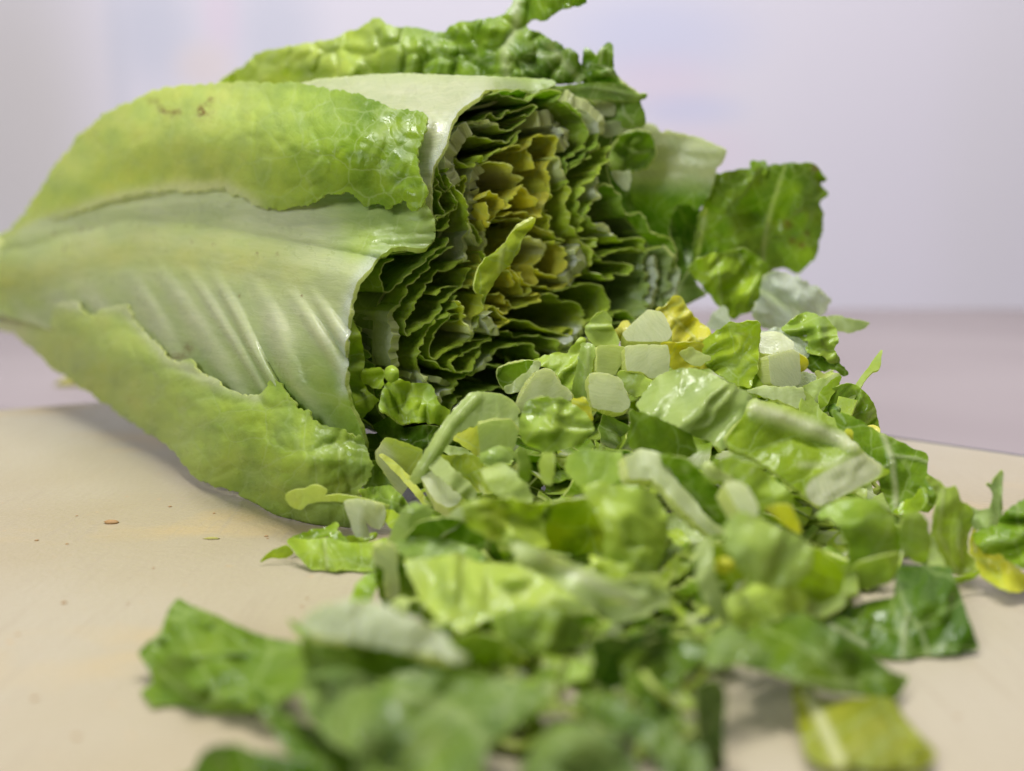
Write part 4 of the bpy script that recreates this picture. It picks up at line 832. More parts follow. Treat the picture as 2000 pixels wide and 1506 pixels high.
piece('yellowish capped leaf at the top of the pile nearest the cut face', [(1145, 642), (1156, 624), (1170, 610), (1182, 610), (1192, 622), (1196, 640), (1208, 666), (1206, 677), (1162, 677), (1150, 662)], 20.0, gcol(0.42, 0.02, 0.2), step=4, disp=blister([(1178, 640, 30, 4, .12)]), gloss=0.3, tilt=(0, -.3))
piece('yellow-green fluted leaf at the left top of the pile', [(1040, 708), (1060, 696), (1090, 691), (1106, 692), (1120, 676), (1132, 662), (1144, 660), (1138, 696), (1124, 740), (1118, 764), (1094, 748), (1070, 720)], 19.5, gcol(0.45, 0, 0.08), step=4, wob=0.25, wobs=28)
piece('shiny upright pale green strip at the top of the pile', [(1136, 670), (1148, 669), (1160, 676), (1160, 700), (1152, 738), (1148, 776), (1118, 778), (1122, 740), (1130, 700)], 18.8, Lg, step=4, gloss=0.8, bulge=0.2, tilt=(0, -.2), ribs=[([(1150, 680), (1140, 770)], 12, 0.4)])
chunk('yellow-white rib chunk left of the pair of white blocks', [(1160, 680), (1186, 678), (1212, 681), (1218, 692), (1204, 712), (1192, 734), (1156, 729)], 18.7, 0.35, col=gcol(0.5, 0, 0.55))
chunk('large white rib block on top of the pile under the triangular chunk', [(1216, 685), (1250, 680), (1300, 680), (1303, 712), (1298, 737), (1270, 743), (1246, 731), (1220, 729)], 18.4, 0.5, tilt=(0, -0.2), disp=lambda x, y: 0.006 * np.cos(x / 6.0))
piece('green scrap under the large white rib block', [(1206, 724), (1240, 728), (1276, 744), (1280, 764), (1240, 776), (1214, 760)], 18.4, gcol(0.45, 0.0, 0.2), gloss=0.4)
chunk('white rib cube with a rounded right side in the middle of the pile', [(1147, 737), (1170, 733), (1190, 736), (1210, 748), (1226, 770), (1227, 800), (1206, 809), (1152, 798)], 17.9, 0.55, tilt=(0, -0.15), disp=lambda x, y: 0.006 * np.cos(x / 7.0))
piece('small yellow wedge left of the rounded rib cube', [(1114, 781), (1144, 776), (1150, 796), (1158, 822), (1140, 820)], 17.2, gcol(0.85), tilt=(0, 0))
piece('curled cup-shaped leaf at the left top of the pile, dark inside', [(970, 735), (974, 722), (990, 711), (1020, 705), (1044, 706), (1040, 726), (1024, 744), (1000, 756), (984, 762)], 19.3, gcol(0.3, 0.25), step=3.5, bulge=-0.35, ribs=[([(970, 728), (980, 712), (1020, 704)], 5, 0.5)], tilt=(0, 0))
piece('pale veined strip beside the cup-shaped leaf', [(984, 758), (1010, 742), (1030, 728), (1044, 707), (1056, 706), (1050, 722), (1036, 742), (1010, 764), (992, 770)], 18.8, gcol(0.35, 0, 0.6), step=3.5, gloss=0.5)
chunk('broad white wedge of rib at the left of the pile top', [(1046, 728), (1062, 720), (1078, 724), (1096, 752), (1116, 768), (1119, 780), (1102, 784), (1034, 780), (1024, 797), (1012, 806), (1003, 805), (1014, 776), (1030, 748)], 17.9, 0.3, tilt=(0, 0), disp=lambda x, y: 0.008 * np.cos((x + 0.3 * y) / 6.0))
piece('arched pale green strip bending down over the dark gap', [(921, 770), (932, 767), (945, 769), (980, 772), (1006, 790), (1014, 806), (1000, 822), (960, 826), (930, 830), (900, 840), (884, 852), (866, 876), (850, 900), (838, 920), (812, 946), (800, 934), (818, 912), (830, 886), (850, 852), (872, 822), (896, 794)], 17.2, gcol(0.3, 0.0, 0.42), step=4,
      gloss=0.55, wob=0.06, bulge=0.3, tilt=(0.3, -0.3), disp=lambda x, y: 0.10 * np.exp(-(seg_dist(x, y, [(930, 778), (880, 830), (820, 930)]) / 9.0) ** 2), thick=0.07)
piece('green domed leaf with white highlights in the middle of the pile', [(1034, 780), (1060, 776), (1102, 780), (1130, 797), (1150, 818), (1160, 842), (1130, 868), (1070, 884), (1030, 870), (1014, 842), (1022, 802)], 16.6, gcol(0.35, 0.02, 0.12), gloss=0.9, bulge=0.35, wob=0.2, wobs=35, tilt=(0, -0.2), step=5,
      disp=blister([(1085, 800, 9, 20, .12), (1070, 850, 12, 14, .10)]))
chunk('white wedge with yellow top standing by the front leaf corner', [(734, 884), (744, 870), (752, 857), (762, 856), (800, 870), (824, 877), (822, 905), (812, 928), (796, 944), (790, 956), (780, 968), (756, 930), (736, 902)], 17.9, 0.16, col=gcol(0.6, 0, 0.2), tilt=(0.3, 0), step=4,
      ribs=[([(742, 880), (760, 915), (784, 955)], 44, 0.85)], jag=1.2)
piece('thin yellow strip crossing the white wedge', [(740, 888), (748, 888), (770, 902), (800, 932), (826, 966), (838, 990), (832, 992), (812, 966), (788, 938), (762, 912)], 17.4, gcol(0.7, 0, 0.2), step=3, jag=0.6)
piece('flat yellow triangle under the arched pale strip', [(878, 852), (905, 838), (932, 827), (938, 856), (941, 888), (930, 888), (904, 870)], 17.5, gcol(0.75, 0, 0.05), step=4, tilt=(0, -.3), wob=0.04)
piece('thin brownish shaving behind the yellow triangle', [(850, 866), (880, 872), (900, 876), (928, 888), (918, 896), (890, 892), (862, 880)], 18.0, gcol(0.4, 0.2, 0.35), step=3.5, wob=0.2, wobs=20)
chunk('dull olive rib block right of the yellow triangle', [(934, 828), (965, 820), (998, 820), (1013, 842), (1002, 876), (970, 882), (941, 887)], 16.7, 0.3, col=gcol(0.35, 0.22, 0.35, 0.0), tilt=(0, .1))
piece('small shiny green hump below the olive rib block', [(938, 890), (952, 880), (974, 873), (1000, 875), (1006, 892), (990, 904), (962, 908), (942, 904)], 16.2, Lg, gloss=0.9, bulge=0.25)
piece('glossy pale rib strip slanting down behind the left front', [(838, 906), (844, 894), (852, 889), (868, 900), (900, 930), (930, 958), (926, 976), (902, 970), (866, 938), (846, 924)], 16.5, gcol(0.35, 0, 0.5), gloss=0.9, bulge=0.15)
chunk('slanting white rib block at the left edge of the pile', [(824, 935), (850, 926), (870, 940), (910, 975), (896, 995), (878, 1002), (850, 986), (836, 962)], 16.3, 0.35)
piece('yellow-green plate in the left middle of the pile', [(846, 886), (876, 892), (905, 888), (932, 890), (956, 922), (970, 960), (930, 968), (900, 938), (870, 904)], 16.9, gcol(0.6, 0, 0.05), tilt=(0.2, -.6))
piece('big shiny light green leaf across the right middle of the pile', [(1244, 790), (1262, 764), (1282, 740), (1306, 728), (1332, 721), (1370, 724), (1396, 736), (1420, 746), (1448, 762), (1468, 774), (1472, 800), (1456, 815), (1436, 832), (1420, 860), (1410, 882), (1388, 862), (1360, 852), (1330, 836), (1290, 818), (1258, 812)],
      16.9, gcol(0.30, 0.0, 0.36), gloss=0.8, bulge=0.35, wob=0.28, wobs=50, tilt=(0, -0.7), ribs=[([(1335, 726), (1328, 770)], 8, 0.6)], step=5)
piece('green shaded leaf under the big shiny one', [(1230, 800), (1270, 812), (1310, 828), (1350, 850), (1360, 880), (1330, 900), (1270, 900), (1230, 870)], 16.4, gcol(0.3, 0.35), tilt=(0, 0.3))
def p31(x, y, M):
    m = np.maximum(np.exp(-(seg_dist(x, y, [(1475, 800), (1560, 828), (1665, 872)]) / 15.0) ** 2) * 0.9, smooth01((34 - seg_dist(x, y, [(1692, 912), (1600, 962)])) / 10.0))
    m = np.maximum(m, 0.5 * np.exp(-(seg_dist(x, y, [(1560, 910), (1620, 912), (1680, 885)]) / 7.0) ** 2))
    M[:, 0] = m; M[:, 2] = 0.22 * (1 - m); return M
piece('long leaf slice with a white rib block at its right end', [(1468, 784), (1508, 791), (1576, 811), (1641, 845), (1664, 867), (1720, 915), (1736, 922), (1692, 947), (1640, 972), (1596, 990), (1576, 977), (1553, 953), (1517, 927), (1476, 896), (1426, 878), (1418, 858), (1432, 838), (1448, 820)], 16.1, gcol(0.42, 0.2), colf=p31, thick=0.09,
      tilt=(0.15, -0.55), wob=0.12, gloss=0.55, step=4.5, disp=lambda x, y: 0.12 * np.exp(-(seg_dist(x, y, [(1475, 800), (1560, 828), (1665, 872)]) / 16.0) ** 2) - 0.12 * np.exp(-(seg_dist(x, y, [(1560, 860), (1640, 876)]) / 12.0) ** 2))
piece('dark green leaf slice with branching pale vein on the right slope of the pile', [(1622, 800), (1660, 812), (1690, 830), (1716, 846), (1760, 866), (1790, 882), (1806, 886), (1812, 894), (1808, 925), (1832, 942), (1830, 980), (1812, 1000), (1780, 990), (1762, 1010), (1744, 1004), (1726, 960), (1700, 905), (1664, 862), (1636, 830)], 17.0, gcol(0.2, 0.30),
      ribs=[([(1724, 848), (1742, 900), (1748, 960), (1750, 1010)], 12, 0.7), ([(1742, 890), (1790, 896), (1830, 910)], 6, 0.5), ([(1742, 905), (1700, 925)], 5, 0.5)], step=4.5, tilt=(0, -0.5), gloss=0.3, jag=1.8)
piece('tiny yellow nub on the right slope', [(1649, 842), (1657, 837), (1665, 842), (1664, 862), (1656, 872), (1648, 860)], 16.6, gcol(0.8), step=3, bulge=0.1)
piece('small yellow scrap at the foot of the arched strip', [(1692, 836), (1706, 833), (1718, 838), (1722, 852), (1706, 848)], 18.2, gcol(0.85), step=3)
piece('glistening green fold on the right slope by the board', [(1744, 1002), (1762, 984), (1780, 974), (1806, 950), (1812, 976), (1800, 996), (1786, 1000), (1768, 1004)], 16.2, gcol(0.3, 0.1), gloss=0.9, step=4)
piece('tall yellowish green slice standing at the right foot of the pile', [(1810, 930), (1832, 940), (1848, 954), (1860, 952), (1864, 948), (1876, 980), (1890, 986), (1900, 998), (1898, 1024), (1888, 1050), (1888, 1080), (1908, 1104), (1906, 1112), (1892, 1118), (1874, 1121), (1852, 1117), (1836, 1086), (1820, 1050), (1824, 1010), (1832, 970)], 15.5, gcol(0.42, 0, 0.15),
      ribs=[([(1842, 955), (1832, 1040), (1870, 1118)], 12, 0.4), ([(1876, 1020), (1870, 1060), (1880, 1100)], 6, 0.45)], step=4.5, tilt=(0.2, 0.1), disp=blister([(1870, 1060, 8, 50, .15)]), jag=1.4)
piece('twisted green sliver with an upright spike at the right edge', [(1876, 982), (1890, 988), (1908, 998), (1932, 996), (1939, 978), (1940, 964), (1936, 954), (1927, 946), (1929, 943), (1938, 948), (1942, 934), (1956, 917), (1958, 926), (1957, 946), (1956, 970), (1955, 1000), (1953, 1020), (1946, 1026), (1928, 1033), (1906, 1034), (1896, 1014)], 15.6, gcol(0.2, 0.1, 0.2, 0.15),
      step=3.5, jag=1.0, wob=0.12, wobs=30, gloss=0.4, tilt=(0.1, -.1))
piece('dark glossy green leaf at the far right edge of the picture', [(1900, 1046), (1918, 1036), (1948, 1026), (1954, 1012), (1972, 994), (1996, 980), (2040, 960), (2060, 1060), (2040, 1112), (1996, 1108), (1960, 1088), (1920, 1078), (1906, 1062)], 15.3, gcol(0.2, 0.25), gloss=0.9, wob=0.25, wobs=40, tilt=(-0.5, -1.0), step=4.5,
      disp=blister([(1990, 1020, 60, 6, -.2), (1980, 1000, 20, 10, .15)]))
piece('curled bright yellow slice on the board at the far right', [(1904, 1026), (1905, 1048), (1910, 1066), (1924, 1078), (1948, 1079), (1972, 1096), (1998, 1120), (2012, 1128), (2004, 1152), (1986, 1157), (1965, 1153), (1944, 1143), (1920, 1127), (1910, 1114), (1906, 1092), (1894, 1080), (1896, 1052)], 14.8, gcol(0.8, 0), step=3.8, jag=1.3,
      dp=[(1904, 1026, 15.6), (1896, 1060, 15.3), (1910, 1110, 14.95), (1960, 1150, 14.75), (2008, 1140, 14.7), (1970, 1096, 15.1), (1925, 1080, 15.3), (1950, 1118, 15.25)], ribs=[([(1906, 1040), (1904, 1078)], 7, 0.5)])
piece('thin green strip lying on the board under the tall slice', [(1862, 1128), (1890, 1122), (1910, 1112), (1912, 1120), (1890, 1134), (1866, 1140)], 14.9, gcol(0.3, 0.1), step=3.5)
piece('arching green leaf hoop on the right front of the pile', [(1596, 1006), (1612, 992), (1640, 978), (1680, 973), (1712, 982), (1738, 1006), (1755, 1036), (1758, 1070), (1750, 1100), (1720, 1092), (1676, 1100), (1650, 1122), (1646, 1116), (1660, 1096), (1656, 1060), (1638, 1030), (1618, 1010), (1602, 1014)], 14.2, gcol(0.28, 0.04, 0.05), gloss=0.6, bulge=0.5, step=4.5,
      tilt=(0.2, -.1), jag=0.8)
piece('folded olive underside of the green leaf hoop', [(1648, 1122), (1680, 1098), (1720, 1086), (1757, 1080), (1752, 1110), (1738, 1136), (1700, 1146), (1648, 1156), (1642, 1140)], 13.7, gcol(0.4, 0.12, 0.15), step=5, tilt=(0.1, 0.5), jag=0.7, bulge=0.15)
piece('shiny oval green leaf beside the hoop', [(1757, 1030), (1762, 1012), (1776, 1001), (1796, 1002), (1811, 1020), (1815, 1060), (1811, 1098), (1788, 1098), (1764, 1080)], 14.4, gcol(0.32, 0, 0.12), gloss=1.0, bulge=0.3, step=4.5, tilt=(0.4, 0))
piece('grey-green translucent strip right of the shiny oval leaf', [(1808, 1030), (1820, 1050), (1836, 1086), (1850, 1112), (1800, 1116), (1806, 1090)], 14.7, gcol(0.3, 0.15, 0.3), step=4.5)
piece('dark green flat slab lying on the board at the lower right', [(1754, 1108), (1800, 1106), (1856, 1110), (1868, 1146), (1884, 1192), (1909, 1262), (1907, 1268), (1860, 1276), (1800, 1282), (1721, 1289), (1682, 1264), (1651, 1246), (1612, 1222), (1645, 1196), (1700, 1176), (1748, 1168)], 13.4, gcol(0.1, 0.75), step=5, gloss=0.5, jag=0.8,
      dp=[(1754, 1108, 14.2), (1856, 1110, 14.2), (1884, 1192, 13.4), (1909, 1266, 12.85), (1800, 1282, 12.75), (1721, 1289, 12.7), (1612, 1222, 13.2), (1700, 1176, 13.75), (1780, 1200, 13.25), (1820, 1180, 13.3)],
      ribs=[([(1772, 1200), (1764, 1240), (1762, 1284)], 9, 0.6), ([(1784, 1210), (1800, 1240), (1812, 1280)], 7, 0.5), ([(1740, 1110), (1772, 1200)], 12, 0.25), ([(1800, 1224), (1830, 1218)], 4, 0.4), ([(1620, 1222), (1690, 1262)], 14, 0.6)], disp=blister([(1845, 1160, 10, 16, .15), (1845, 1200, 9, 12, .15), (1690, 1215, 12, 22, .12)]))
# middle of the pile
piece('round yellow-green leaf behind the big green disc', [(1560, 1058), (1600, 1070), (1637, 1098), (1650, 1125), (1642, 1162), (1612, 1184), (1570, 1174), (1540, 1140)], 13.0, gcol(0.5, 0.12), tilt=(0, 0.3))
piece('big blurred green disc-shaped leaf in the front right of the pile', [(1412, 1035), (1428, 1012), (1446, 1000), (1475, 1010), (1525, 1034), (1562, 1050), (1584, 1076), (1582, 1112), (1552, 1138), (1500, 1145), (1466, 1134), (1440, 1102), (1420, 1070)], 12.4, gcol(0.34, 0.05, 0.22), bulge=0.3, tilt=(0.1, -0.2), gloss=0.3)
piece('pale green ring-shaped strip left of the green disc', [(1360, 1062), (1372, 1052), (1388, 1050), (1388, 1076), (1392, 1110), (1402, 1150), (1422, 1182), (1456, 1216), (1420, 1222), (1382, 1184), (1362, 1140)], 12.5, gcol(0.3, 0, 0.45), gloss=0.4, bulge=0.15)
piece('curved pale strip under the round yellow-green leaf', [(1520, 1150), (1560, 1165), (1600, 1180), (1640, 1168), (1650, 1150), (1650, 1180), (1620, 1200), (1570, 1200), (1530, 1180)], 12.6, gcol(0.35, 0, 0.35))
piece('dark yellow hollow piece inside the pale green ring', [(1385, 1065), (1420, 1060), (1450, 1110), (1450, 1160), (1420, 1172), (1398, 1140)], 13.4, gcol(0.55, 0.4), tilt=(0, 0.5))
piece('small yellow knob inside the pale green ring', [(1394, 1100), (1410, 1090), (1430, 1094), (1434, 1110), (1416, 1120), (1398, 1114)], 12.9, gcol(0.8, 0), bulge=0.2)
piece('yellow-green leaf below the green disc', [(1415, 1170), (1445, 1158), (1474, 1144), (1550, 1146), (1578, 1170), (1564, 1196), (1475, 1224), (1430, 1222)], 12.4, gcol(0.5, 0, 0.12), wob=0.2, wobs=35, bulge=0.2)
piece('smooth yellow-green leaf above the disc with a fine crease', [(1378, 914), (1400, 902), (1425, 895), (1475, 910), (1512, 936), (1550, 970), (1545, 986), (1490, 998), (1458, 996), (1444, 966), (1412, 950), (1380, 930)], 15.0, gcol(0.45, 0.05, 0.05), bulge=0.3, ribs=[([(1475, 912), (1448, 940)], 5, 0.5)], tilt=(0, -.2))
piece('pale lime nubs at the left end of the smooth yellow-green leaf', [(1372, 908), (1384, 902), (1394, 912), (1410, 924), (1434, 934), (1432, 944), (1400, 938), (1378, 930)], 14.8, gcol(0.5, 0, 0.45), gloss=0.6, bulge=0.2)
chunk('white rib neck above the big green disc', [(1406, 956), (1430, 952), (1452, 962), (1472, 1000), (1470, 1018), (1446, 1020), (1430, 1000)], 13.4, 0.3, col=gcol(0.15, 0, 0.8))
piece('bright yellow wedge right of the white rib neck', [(1494, 992), (1515, 986), (1540, 985), (1552, 1000), (1566, 1042), (1535, 1026)], 13.8, gcol(0.8, 0), tilt=(0, 0))
piece('long whitish stalk running diagonally down the middle of the pile', [(1213, 896), (1250, 886), (1288, 892), (1304, 930), (1342, 976), (1388, 1020), (1418, 1042), (1376, 1044), (1326, 998), (1294, 962), (1272, 940), (1222, 938)], 14.5, gcol(0.2, 0, 0.75), thick=0.15, gloss=0.2, bulge=0.1)
piece('shaded green leaf right of the diagonal stalk', [(1288, 888), (1340, 896), (1376, 930), (1410, 960), (1436, 1006), (1420, 1034), (1392, 1022), (1346, 976), (1306, 930)], 15.0, gcol(0.25, 0.22), tilt=(0, .3), ribs=[([(1330, 940), (1400, 1010)], 8, 0.3)])
piece('flat bright green leaf left of the diagonal stalk', [(1108, 890), (1140, 878), (1180, 882), (1214, 884), (1218, 934), (1180, 948), (1130, 948), (1106, 922)], 14.9, gcol(0.28, 0, 0.12), tilt=(0, -0.3), wob=0.06)
piece('narrow upright green strips left of the flat bright leaf', [(1010, 880), (1024, 876), (1034, 900), (1036, 930), (1028, 944), (1012, 930)], 15.2, gcol(0.3, 0.1, 0.15), tilt=(0.8, 0))
piece('yellow-tipped upright strip beside the narrow strips', [(1060, 886), (1082, 884), (1082, 920), (1078, 948), (1060, 944), (1054, 912)], 15.2, gcol(0.5, 0.02, 0.2), tilt=(-0.8, 0))
piece('pale green leaf with grey centre in the left middle of the pile', [(940, 920), (980, 905), (1010, 925), (1030, 950), (1040, 980), (1000, 985), (960, 960)], 15.2, gcol(0.4, 0.1, 0.3), tilt=(0.3, -.5))
piece('large light green leaf in the very middle of the pile', [(1136, 952), (1170, 944), (1200, 948), (1240, 952), (1276, 962), (1302, 1010), (1298, 1070), (1280, 1114), (1230, 1116), (1198, 1102), (1180, 1086), (1182, 1040), (1164, 1000)], 13.6, gcol(0.45, 0.02, 0.10), bulge=0.35, gloss=0.5, wob=0.2, tilt=(0, -.2), disp=blister([(1250, 1065, 30, 6, -.15)]))
piece('hollow olive leaf left of the large light green leaf', [(1068, 990), (1100, 976), (1142, 974), (1168, 1000), (1182, 1040), (1182, 1090), (1120, 1082), (1066, 1070), (1048, 1030)], 14.4, gcol(0.6, 0.25), bulge=-0.4, tilt=(0.3, 0.8))
piece('broad yellow-green leaf in the left centre of the pile', [(902, 985), (940, 974), (1000, 973), (1040, 984), (1078, 982), (1060, 1030), (1072, 1068), (1030, 1068), (960, 1056), (912, 1024)], 13.8, gcol(0.55, 0.02, 0.1), gloss=0.35, wob=0.3, wobs=40)
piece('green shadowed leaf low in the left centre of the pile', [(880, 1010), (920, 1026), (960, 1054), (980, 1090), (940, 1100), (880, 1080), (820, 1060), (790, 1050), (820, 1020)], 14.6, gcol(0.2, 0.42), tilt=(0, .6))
piece('light yellow-green leaf under the diagonal rib strip', [(1150, 1085), (1200, 1100), (1280, 1112), (1300, 1150), (1260, 1160), (1180, 1140)], 13.2, gcol(0.5, 0.05, 0.1), wob=0.25)
piece('long diagonal pale rib strip across the front middle', [(1000, 1058), (1060, 1076), (1140, 1110), (1200, 1136), (1240, 1126), (1278, 1124), (1312, 1160), (1296, 1182), (1250, 1206), (1200, 1218), (1160, 1190), (1080, 1132), (1012, 1096)], 12.3, gcol(0.3, 0.0, 0.5), gloss=0.3, tilt=(0.1, -.3),
      ribs=[([(1060, 1090), (1140, 1130), (1240, 1180)], 40, 0.85)])
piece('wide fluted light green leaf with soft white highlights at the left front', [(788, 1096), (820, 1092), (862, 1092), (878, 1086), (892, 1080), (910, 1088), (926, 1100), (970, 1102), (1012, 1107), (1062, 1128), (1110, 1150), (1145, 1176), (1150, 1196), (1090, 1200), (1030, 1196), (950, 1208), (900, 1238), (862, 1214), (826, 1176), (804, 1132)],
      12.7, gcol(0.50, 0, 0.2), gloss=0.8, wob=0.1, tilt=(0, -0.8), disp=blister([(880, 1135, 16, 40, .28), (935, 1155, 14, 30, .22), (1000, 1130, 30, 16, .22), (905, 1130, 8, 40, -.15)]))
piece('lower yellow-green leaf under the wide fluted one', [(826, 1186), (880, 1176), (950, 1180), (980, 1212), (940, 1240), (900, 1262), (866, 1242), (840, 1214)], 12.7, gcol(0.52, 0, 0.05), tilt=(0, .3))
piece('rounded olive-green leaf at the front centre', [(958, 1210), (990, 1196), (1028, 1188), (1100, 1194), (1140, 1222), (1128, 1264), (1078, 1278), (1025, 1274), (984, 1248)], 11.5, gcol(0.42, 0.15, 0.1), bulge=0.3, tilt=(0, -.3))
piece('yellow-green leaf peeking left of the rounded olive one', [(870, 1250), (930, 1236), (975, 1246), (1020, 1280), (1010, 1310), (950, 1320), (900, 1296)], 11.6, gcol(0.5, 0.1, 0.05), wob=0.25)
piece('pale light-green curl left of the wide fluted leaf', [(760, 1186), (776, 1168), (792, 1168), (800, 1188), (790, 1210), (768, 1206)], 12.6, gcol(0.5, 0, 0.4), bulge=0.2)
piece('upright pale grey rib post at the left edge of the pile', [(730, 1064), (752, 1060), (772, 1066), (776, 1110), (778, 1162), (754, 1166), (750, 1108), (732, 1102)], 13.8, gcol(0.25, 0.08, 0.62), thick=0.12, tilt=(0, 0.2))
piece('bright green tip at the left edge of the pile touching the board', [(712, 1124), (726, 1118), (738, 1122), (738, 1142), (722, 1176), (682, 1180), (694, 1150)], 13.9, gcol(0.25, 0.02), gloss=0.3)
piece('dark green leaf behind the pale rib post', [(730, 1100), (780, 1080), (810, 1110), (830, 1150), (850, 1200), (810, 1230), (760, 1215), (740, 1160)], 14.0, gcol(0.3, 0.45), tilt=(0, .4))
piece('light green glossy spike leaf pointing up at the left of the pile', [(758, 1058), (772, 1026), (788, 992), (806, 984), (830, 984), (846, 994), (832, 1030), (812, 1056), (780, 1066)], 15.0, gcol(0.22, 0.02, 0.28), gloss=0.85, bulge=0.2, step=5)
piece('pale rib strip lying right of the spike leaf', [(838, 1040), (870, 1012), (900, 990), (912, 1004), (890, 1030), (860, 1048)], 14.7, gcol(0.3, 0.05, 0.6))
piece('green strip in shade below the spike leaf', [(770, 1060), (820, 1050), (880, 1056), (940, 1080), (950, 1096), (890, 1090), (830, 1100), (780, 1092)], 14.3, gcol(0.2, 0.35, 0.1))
# left front on the board
piece('flat green strip on the board left of the pile, its end cut at a slant', [(560, 1056), (574, 1052), (600, 1056), (640, 1052), (680, 1062), (712, 1062), (756, 1052), (750, 1090), (730, 1112), (708, 1122), (672, 1112), (640, 1116), (612, 1113), (600, 1104), (580, 1082)], 16.1, gcol(0.36, 0.04, 0.05), step=4.5,
      dp=[(560, 1056, 16.35), (756, 1052, 16.3), (590, 1090, 16.05), (612, 1113, 15.95), (708, 1122, 15.8), (740, 1100, 15.9), (650, 1080, 15.95)], ribs=[([(634, 1056), (640, 1110)], 8, 0.4)], jag=0.9)
piece('darker green fold at the back of the slanted green strip', [(560, 1055), (580, 1046), (606, 1038), (640, 1030), (652, 1022), (662, 1025), (656, 1034), (676, 1054), (684, 1066), (652, 1060), (640, 1046), (600, 1054)], 16.7, gcol(0.3, 0.25), step=4, wob=0.15, wobs=25, gloss=0.5)
piece('curved light rim of leaf behind the slanted green strip', [(676, 1048), (700, 1050), (722, 1046), (738, 1040), (730, 1052), (700, 1062), (680, 1060)], 16.7, gcol(0.4, 0.1), step=3.5)
piece('tiny pointed leaf tip on the board left of the slanted green strip', [(508, 1098), (520, 1084), (530, 1076), (546, 1070), (560, 1065), (574, 1080), (560, 1088), (546, 1090), (530, 1088), (516, 1094)], 16.3, gcol(0.5, 0.1), step=3, jag=0.8, wob=0.05)
piece('yellow curled strip with a long thin tail below the front leaf', [(557, 970), (564, 962), (576, 957), (596, 956), (610, 948), (620, 948), (640, 958), (630, 968), (610, 972), (660, 966), (700, 972), (762, 988), (758, 996), (700, 984), (660, 978), (620, 978), (600, 984), (588, 995), (574, 990), (564, 982)], 16.9, gcol(0.55, 0, 0.3), step=3,
      jag=0.7, wob=0.06, bulge=0.1, gloss=0.5, tilt=(0, .3))
piece('white forked rib scrap left of the pile, in front of the front leaf', [(676, 978), (700, 976), (750, 986), (752, 1008), (746, 1030), (728, 1030), (708, 1012), (714, 1034), (718, 1048), (700, 1048), (688, 1018)], 16.7, gcol(0.15, 0, 0.85, 0.3), step=3.5, thick=0.12, jag=1.0, soft=1, tilt=(0, .1))
piece('small green crumpled leaf behind the forked white scrap', [(700, 958), (730, 950), (764, 952), (792, 978), (806, 1020), (770, 1024), (750, 1000), (716, 978)], 17.2, gcol(0.3, 0.15, 0.1), step=4, wob=0.3, wobs=22, gloss=0.5)
piece('yellowish strip right of the forked white scrap', [(748, 1000), (768, 998), (790, 1020), (782, 1036), (764, 1030), (750, 1016)], 16.6, gcol(0.55, 0.1), step=4)
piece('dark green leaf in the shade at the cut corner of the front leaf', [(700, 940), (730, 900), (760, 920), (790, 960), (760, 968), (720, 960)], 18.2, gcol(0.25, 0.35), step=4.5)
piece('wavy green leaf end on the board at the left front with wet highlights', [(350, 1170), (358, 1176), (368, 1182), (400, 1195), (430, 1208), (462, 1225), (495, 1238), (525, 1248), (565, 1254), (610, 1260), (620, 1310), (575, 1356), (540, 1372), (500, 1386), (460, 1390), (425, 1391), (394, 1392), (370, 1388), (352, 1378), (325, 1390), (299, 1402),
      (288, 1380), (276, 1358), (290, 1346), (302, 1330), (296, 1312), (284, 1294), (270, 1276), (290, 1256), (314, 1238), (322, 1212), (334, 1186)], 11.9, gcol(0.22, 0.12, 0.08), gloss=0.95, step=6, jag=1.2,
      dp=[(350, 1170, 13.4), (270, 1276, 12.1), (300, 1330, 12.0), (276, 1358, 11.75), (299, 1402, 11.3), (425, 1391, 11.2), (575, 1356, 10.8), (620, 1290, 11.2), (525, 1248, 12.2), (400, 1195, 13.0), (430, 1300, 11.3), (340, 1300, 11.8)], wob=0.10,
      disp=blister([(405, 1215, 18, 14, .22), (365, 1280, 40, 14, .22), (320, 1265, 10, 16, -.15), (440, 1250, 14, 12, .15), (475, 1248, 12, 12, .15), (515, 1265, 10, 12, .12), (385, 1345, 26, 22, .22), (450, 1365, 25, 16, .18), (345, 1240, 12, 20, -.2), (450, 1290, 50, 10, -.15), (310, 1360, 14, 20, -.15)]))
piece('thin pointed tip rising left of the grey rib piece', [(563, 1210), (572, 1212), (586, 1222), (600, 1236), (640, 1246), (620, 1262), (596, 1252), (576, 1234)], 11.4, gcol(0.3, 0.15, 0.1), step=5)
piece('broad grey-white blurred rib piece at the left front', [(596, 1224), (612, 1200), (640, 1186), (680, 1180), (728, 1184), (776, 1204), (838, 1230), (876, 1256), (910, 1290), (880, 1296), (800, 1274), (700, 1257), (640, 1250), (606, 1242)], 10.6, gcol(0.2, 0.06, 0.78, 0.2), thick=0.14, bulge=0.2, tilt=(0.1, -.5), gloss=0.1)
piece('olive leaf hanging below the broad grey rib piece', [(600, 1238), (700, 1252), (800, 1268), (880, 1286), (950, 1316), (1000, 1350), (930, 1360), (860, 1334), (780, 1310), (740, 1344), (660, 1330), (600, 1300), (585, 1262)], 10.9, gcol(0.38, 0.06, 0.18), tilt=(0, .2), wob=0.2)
piece('large pale shiny leaf face at the left front', [(590, 1310), (620, 1296), (680, 1308), (745, 1330), (752, 1380), (730, 1440), (700, 1476), (650, 1452), (606, 1406), (586, 1350)], 10.1, gcol(0.25, 0, 0.4), gloss=1.0, bulge=0.2, tilt=(-0.2, -1.0))
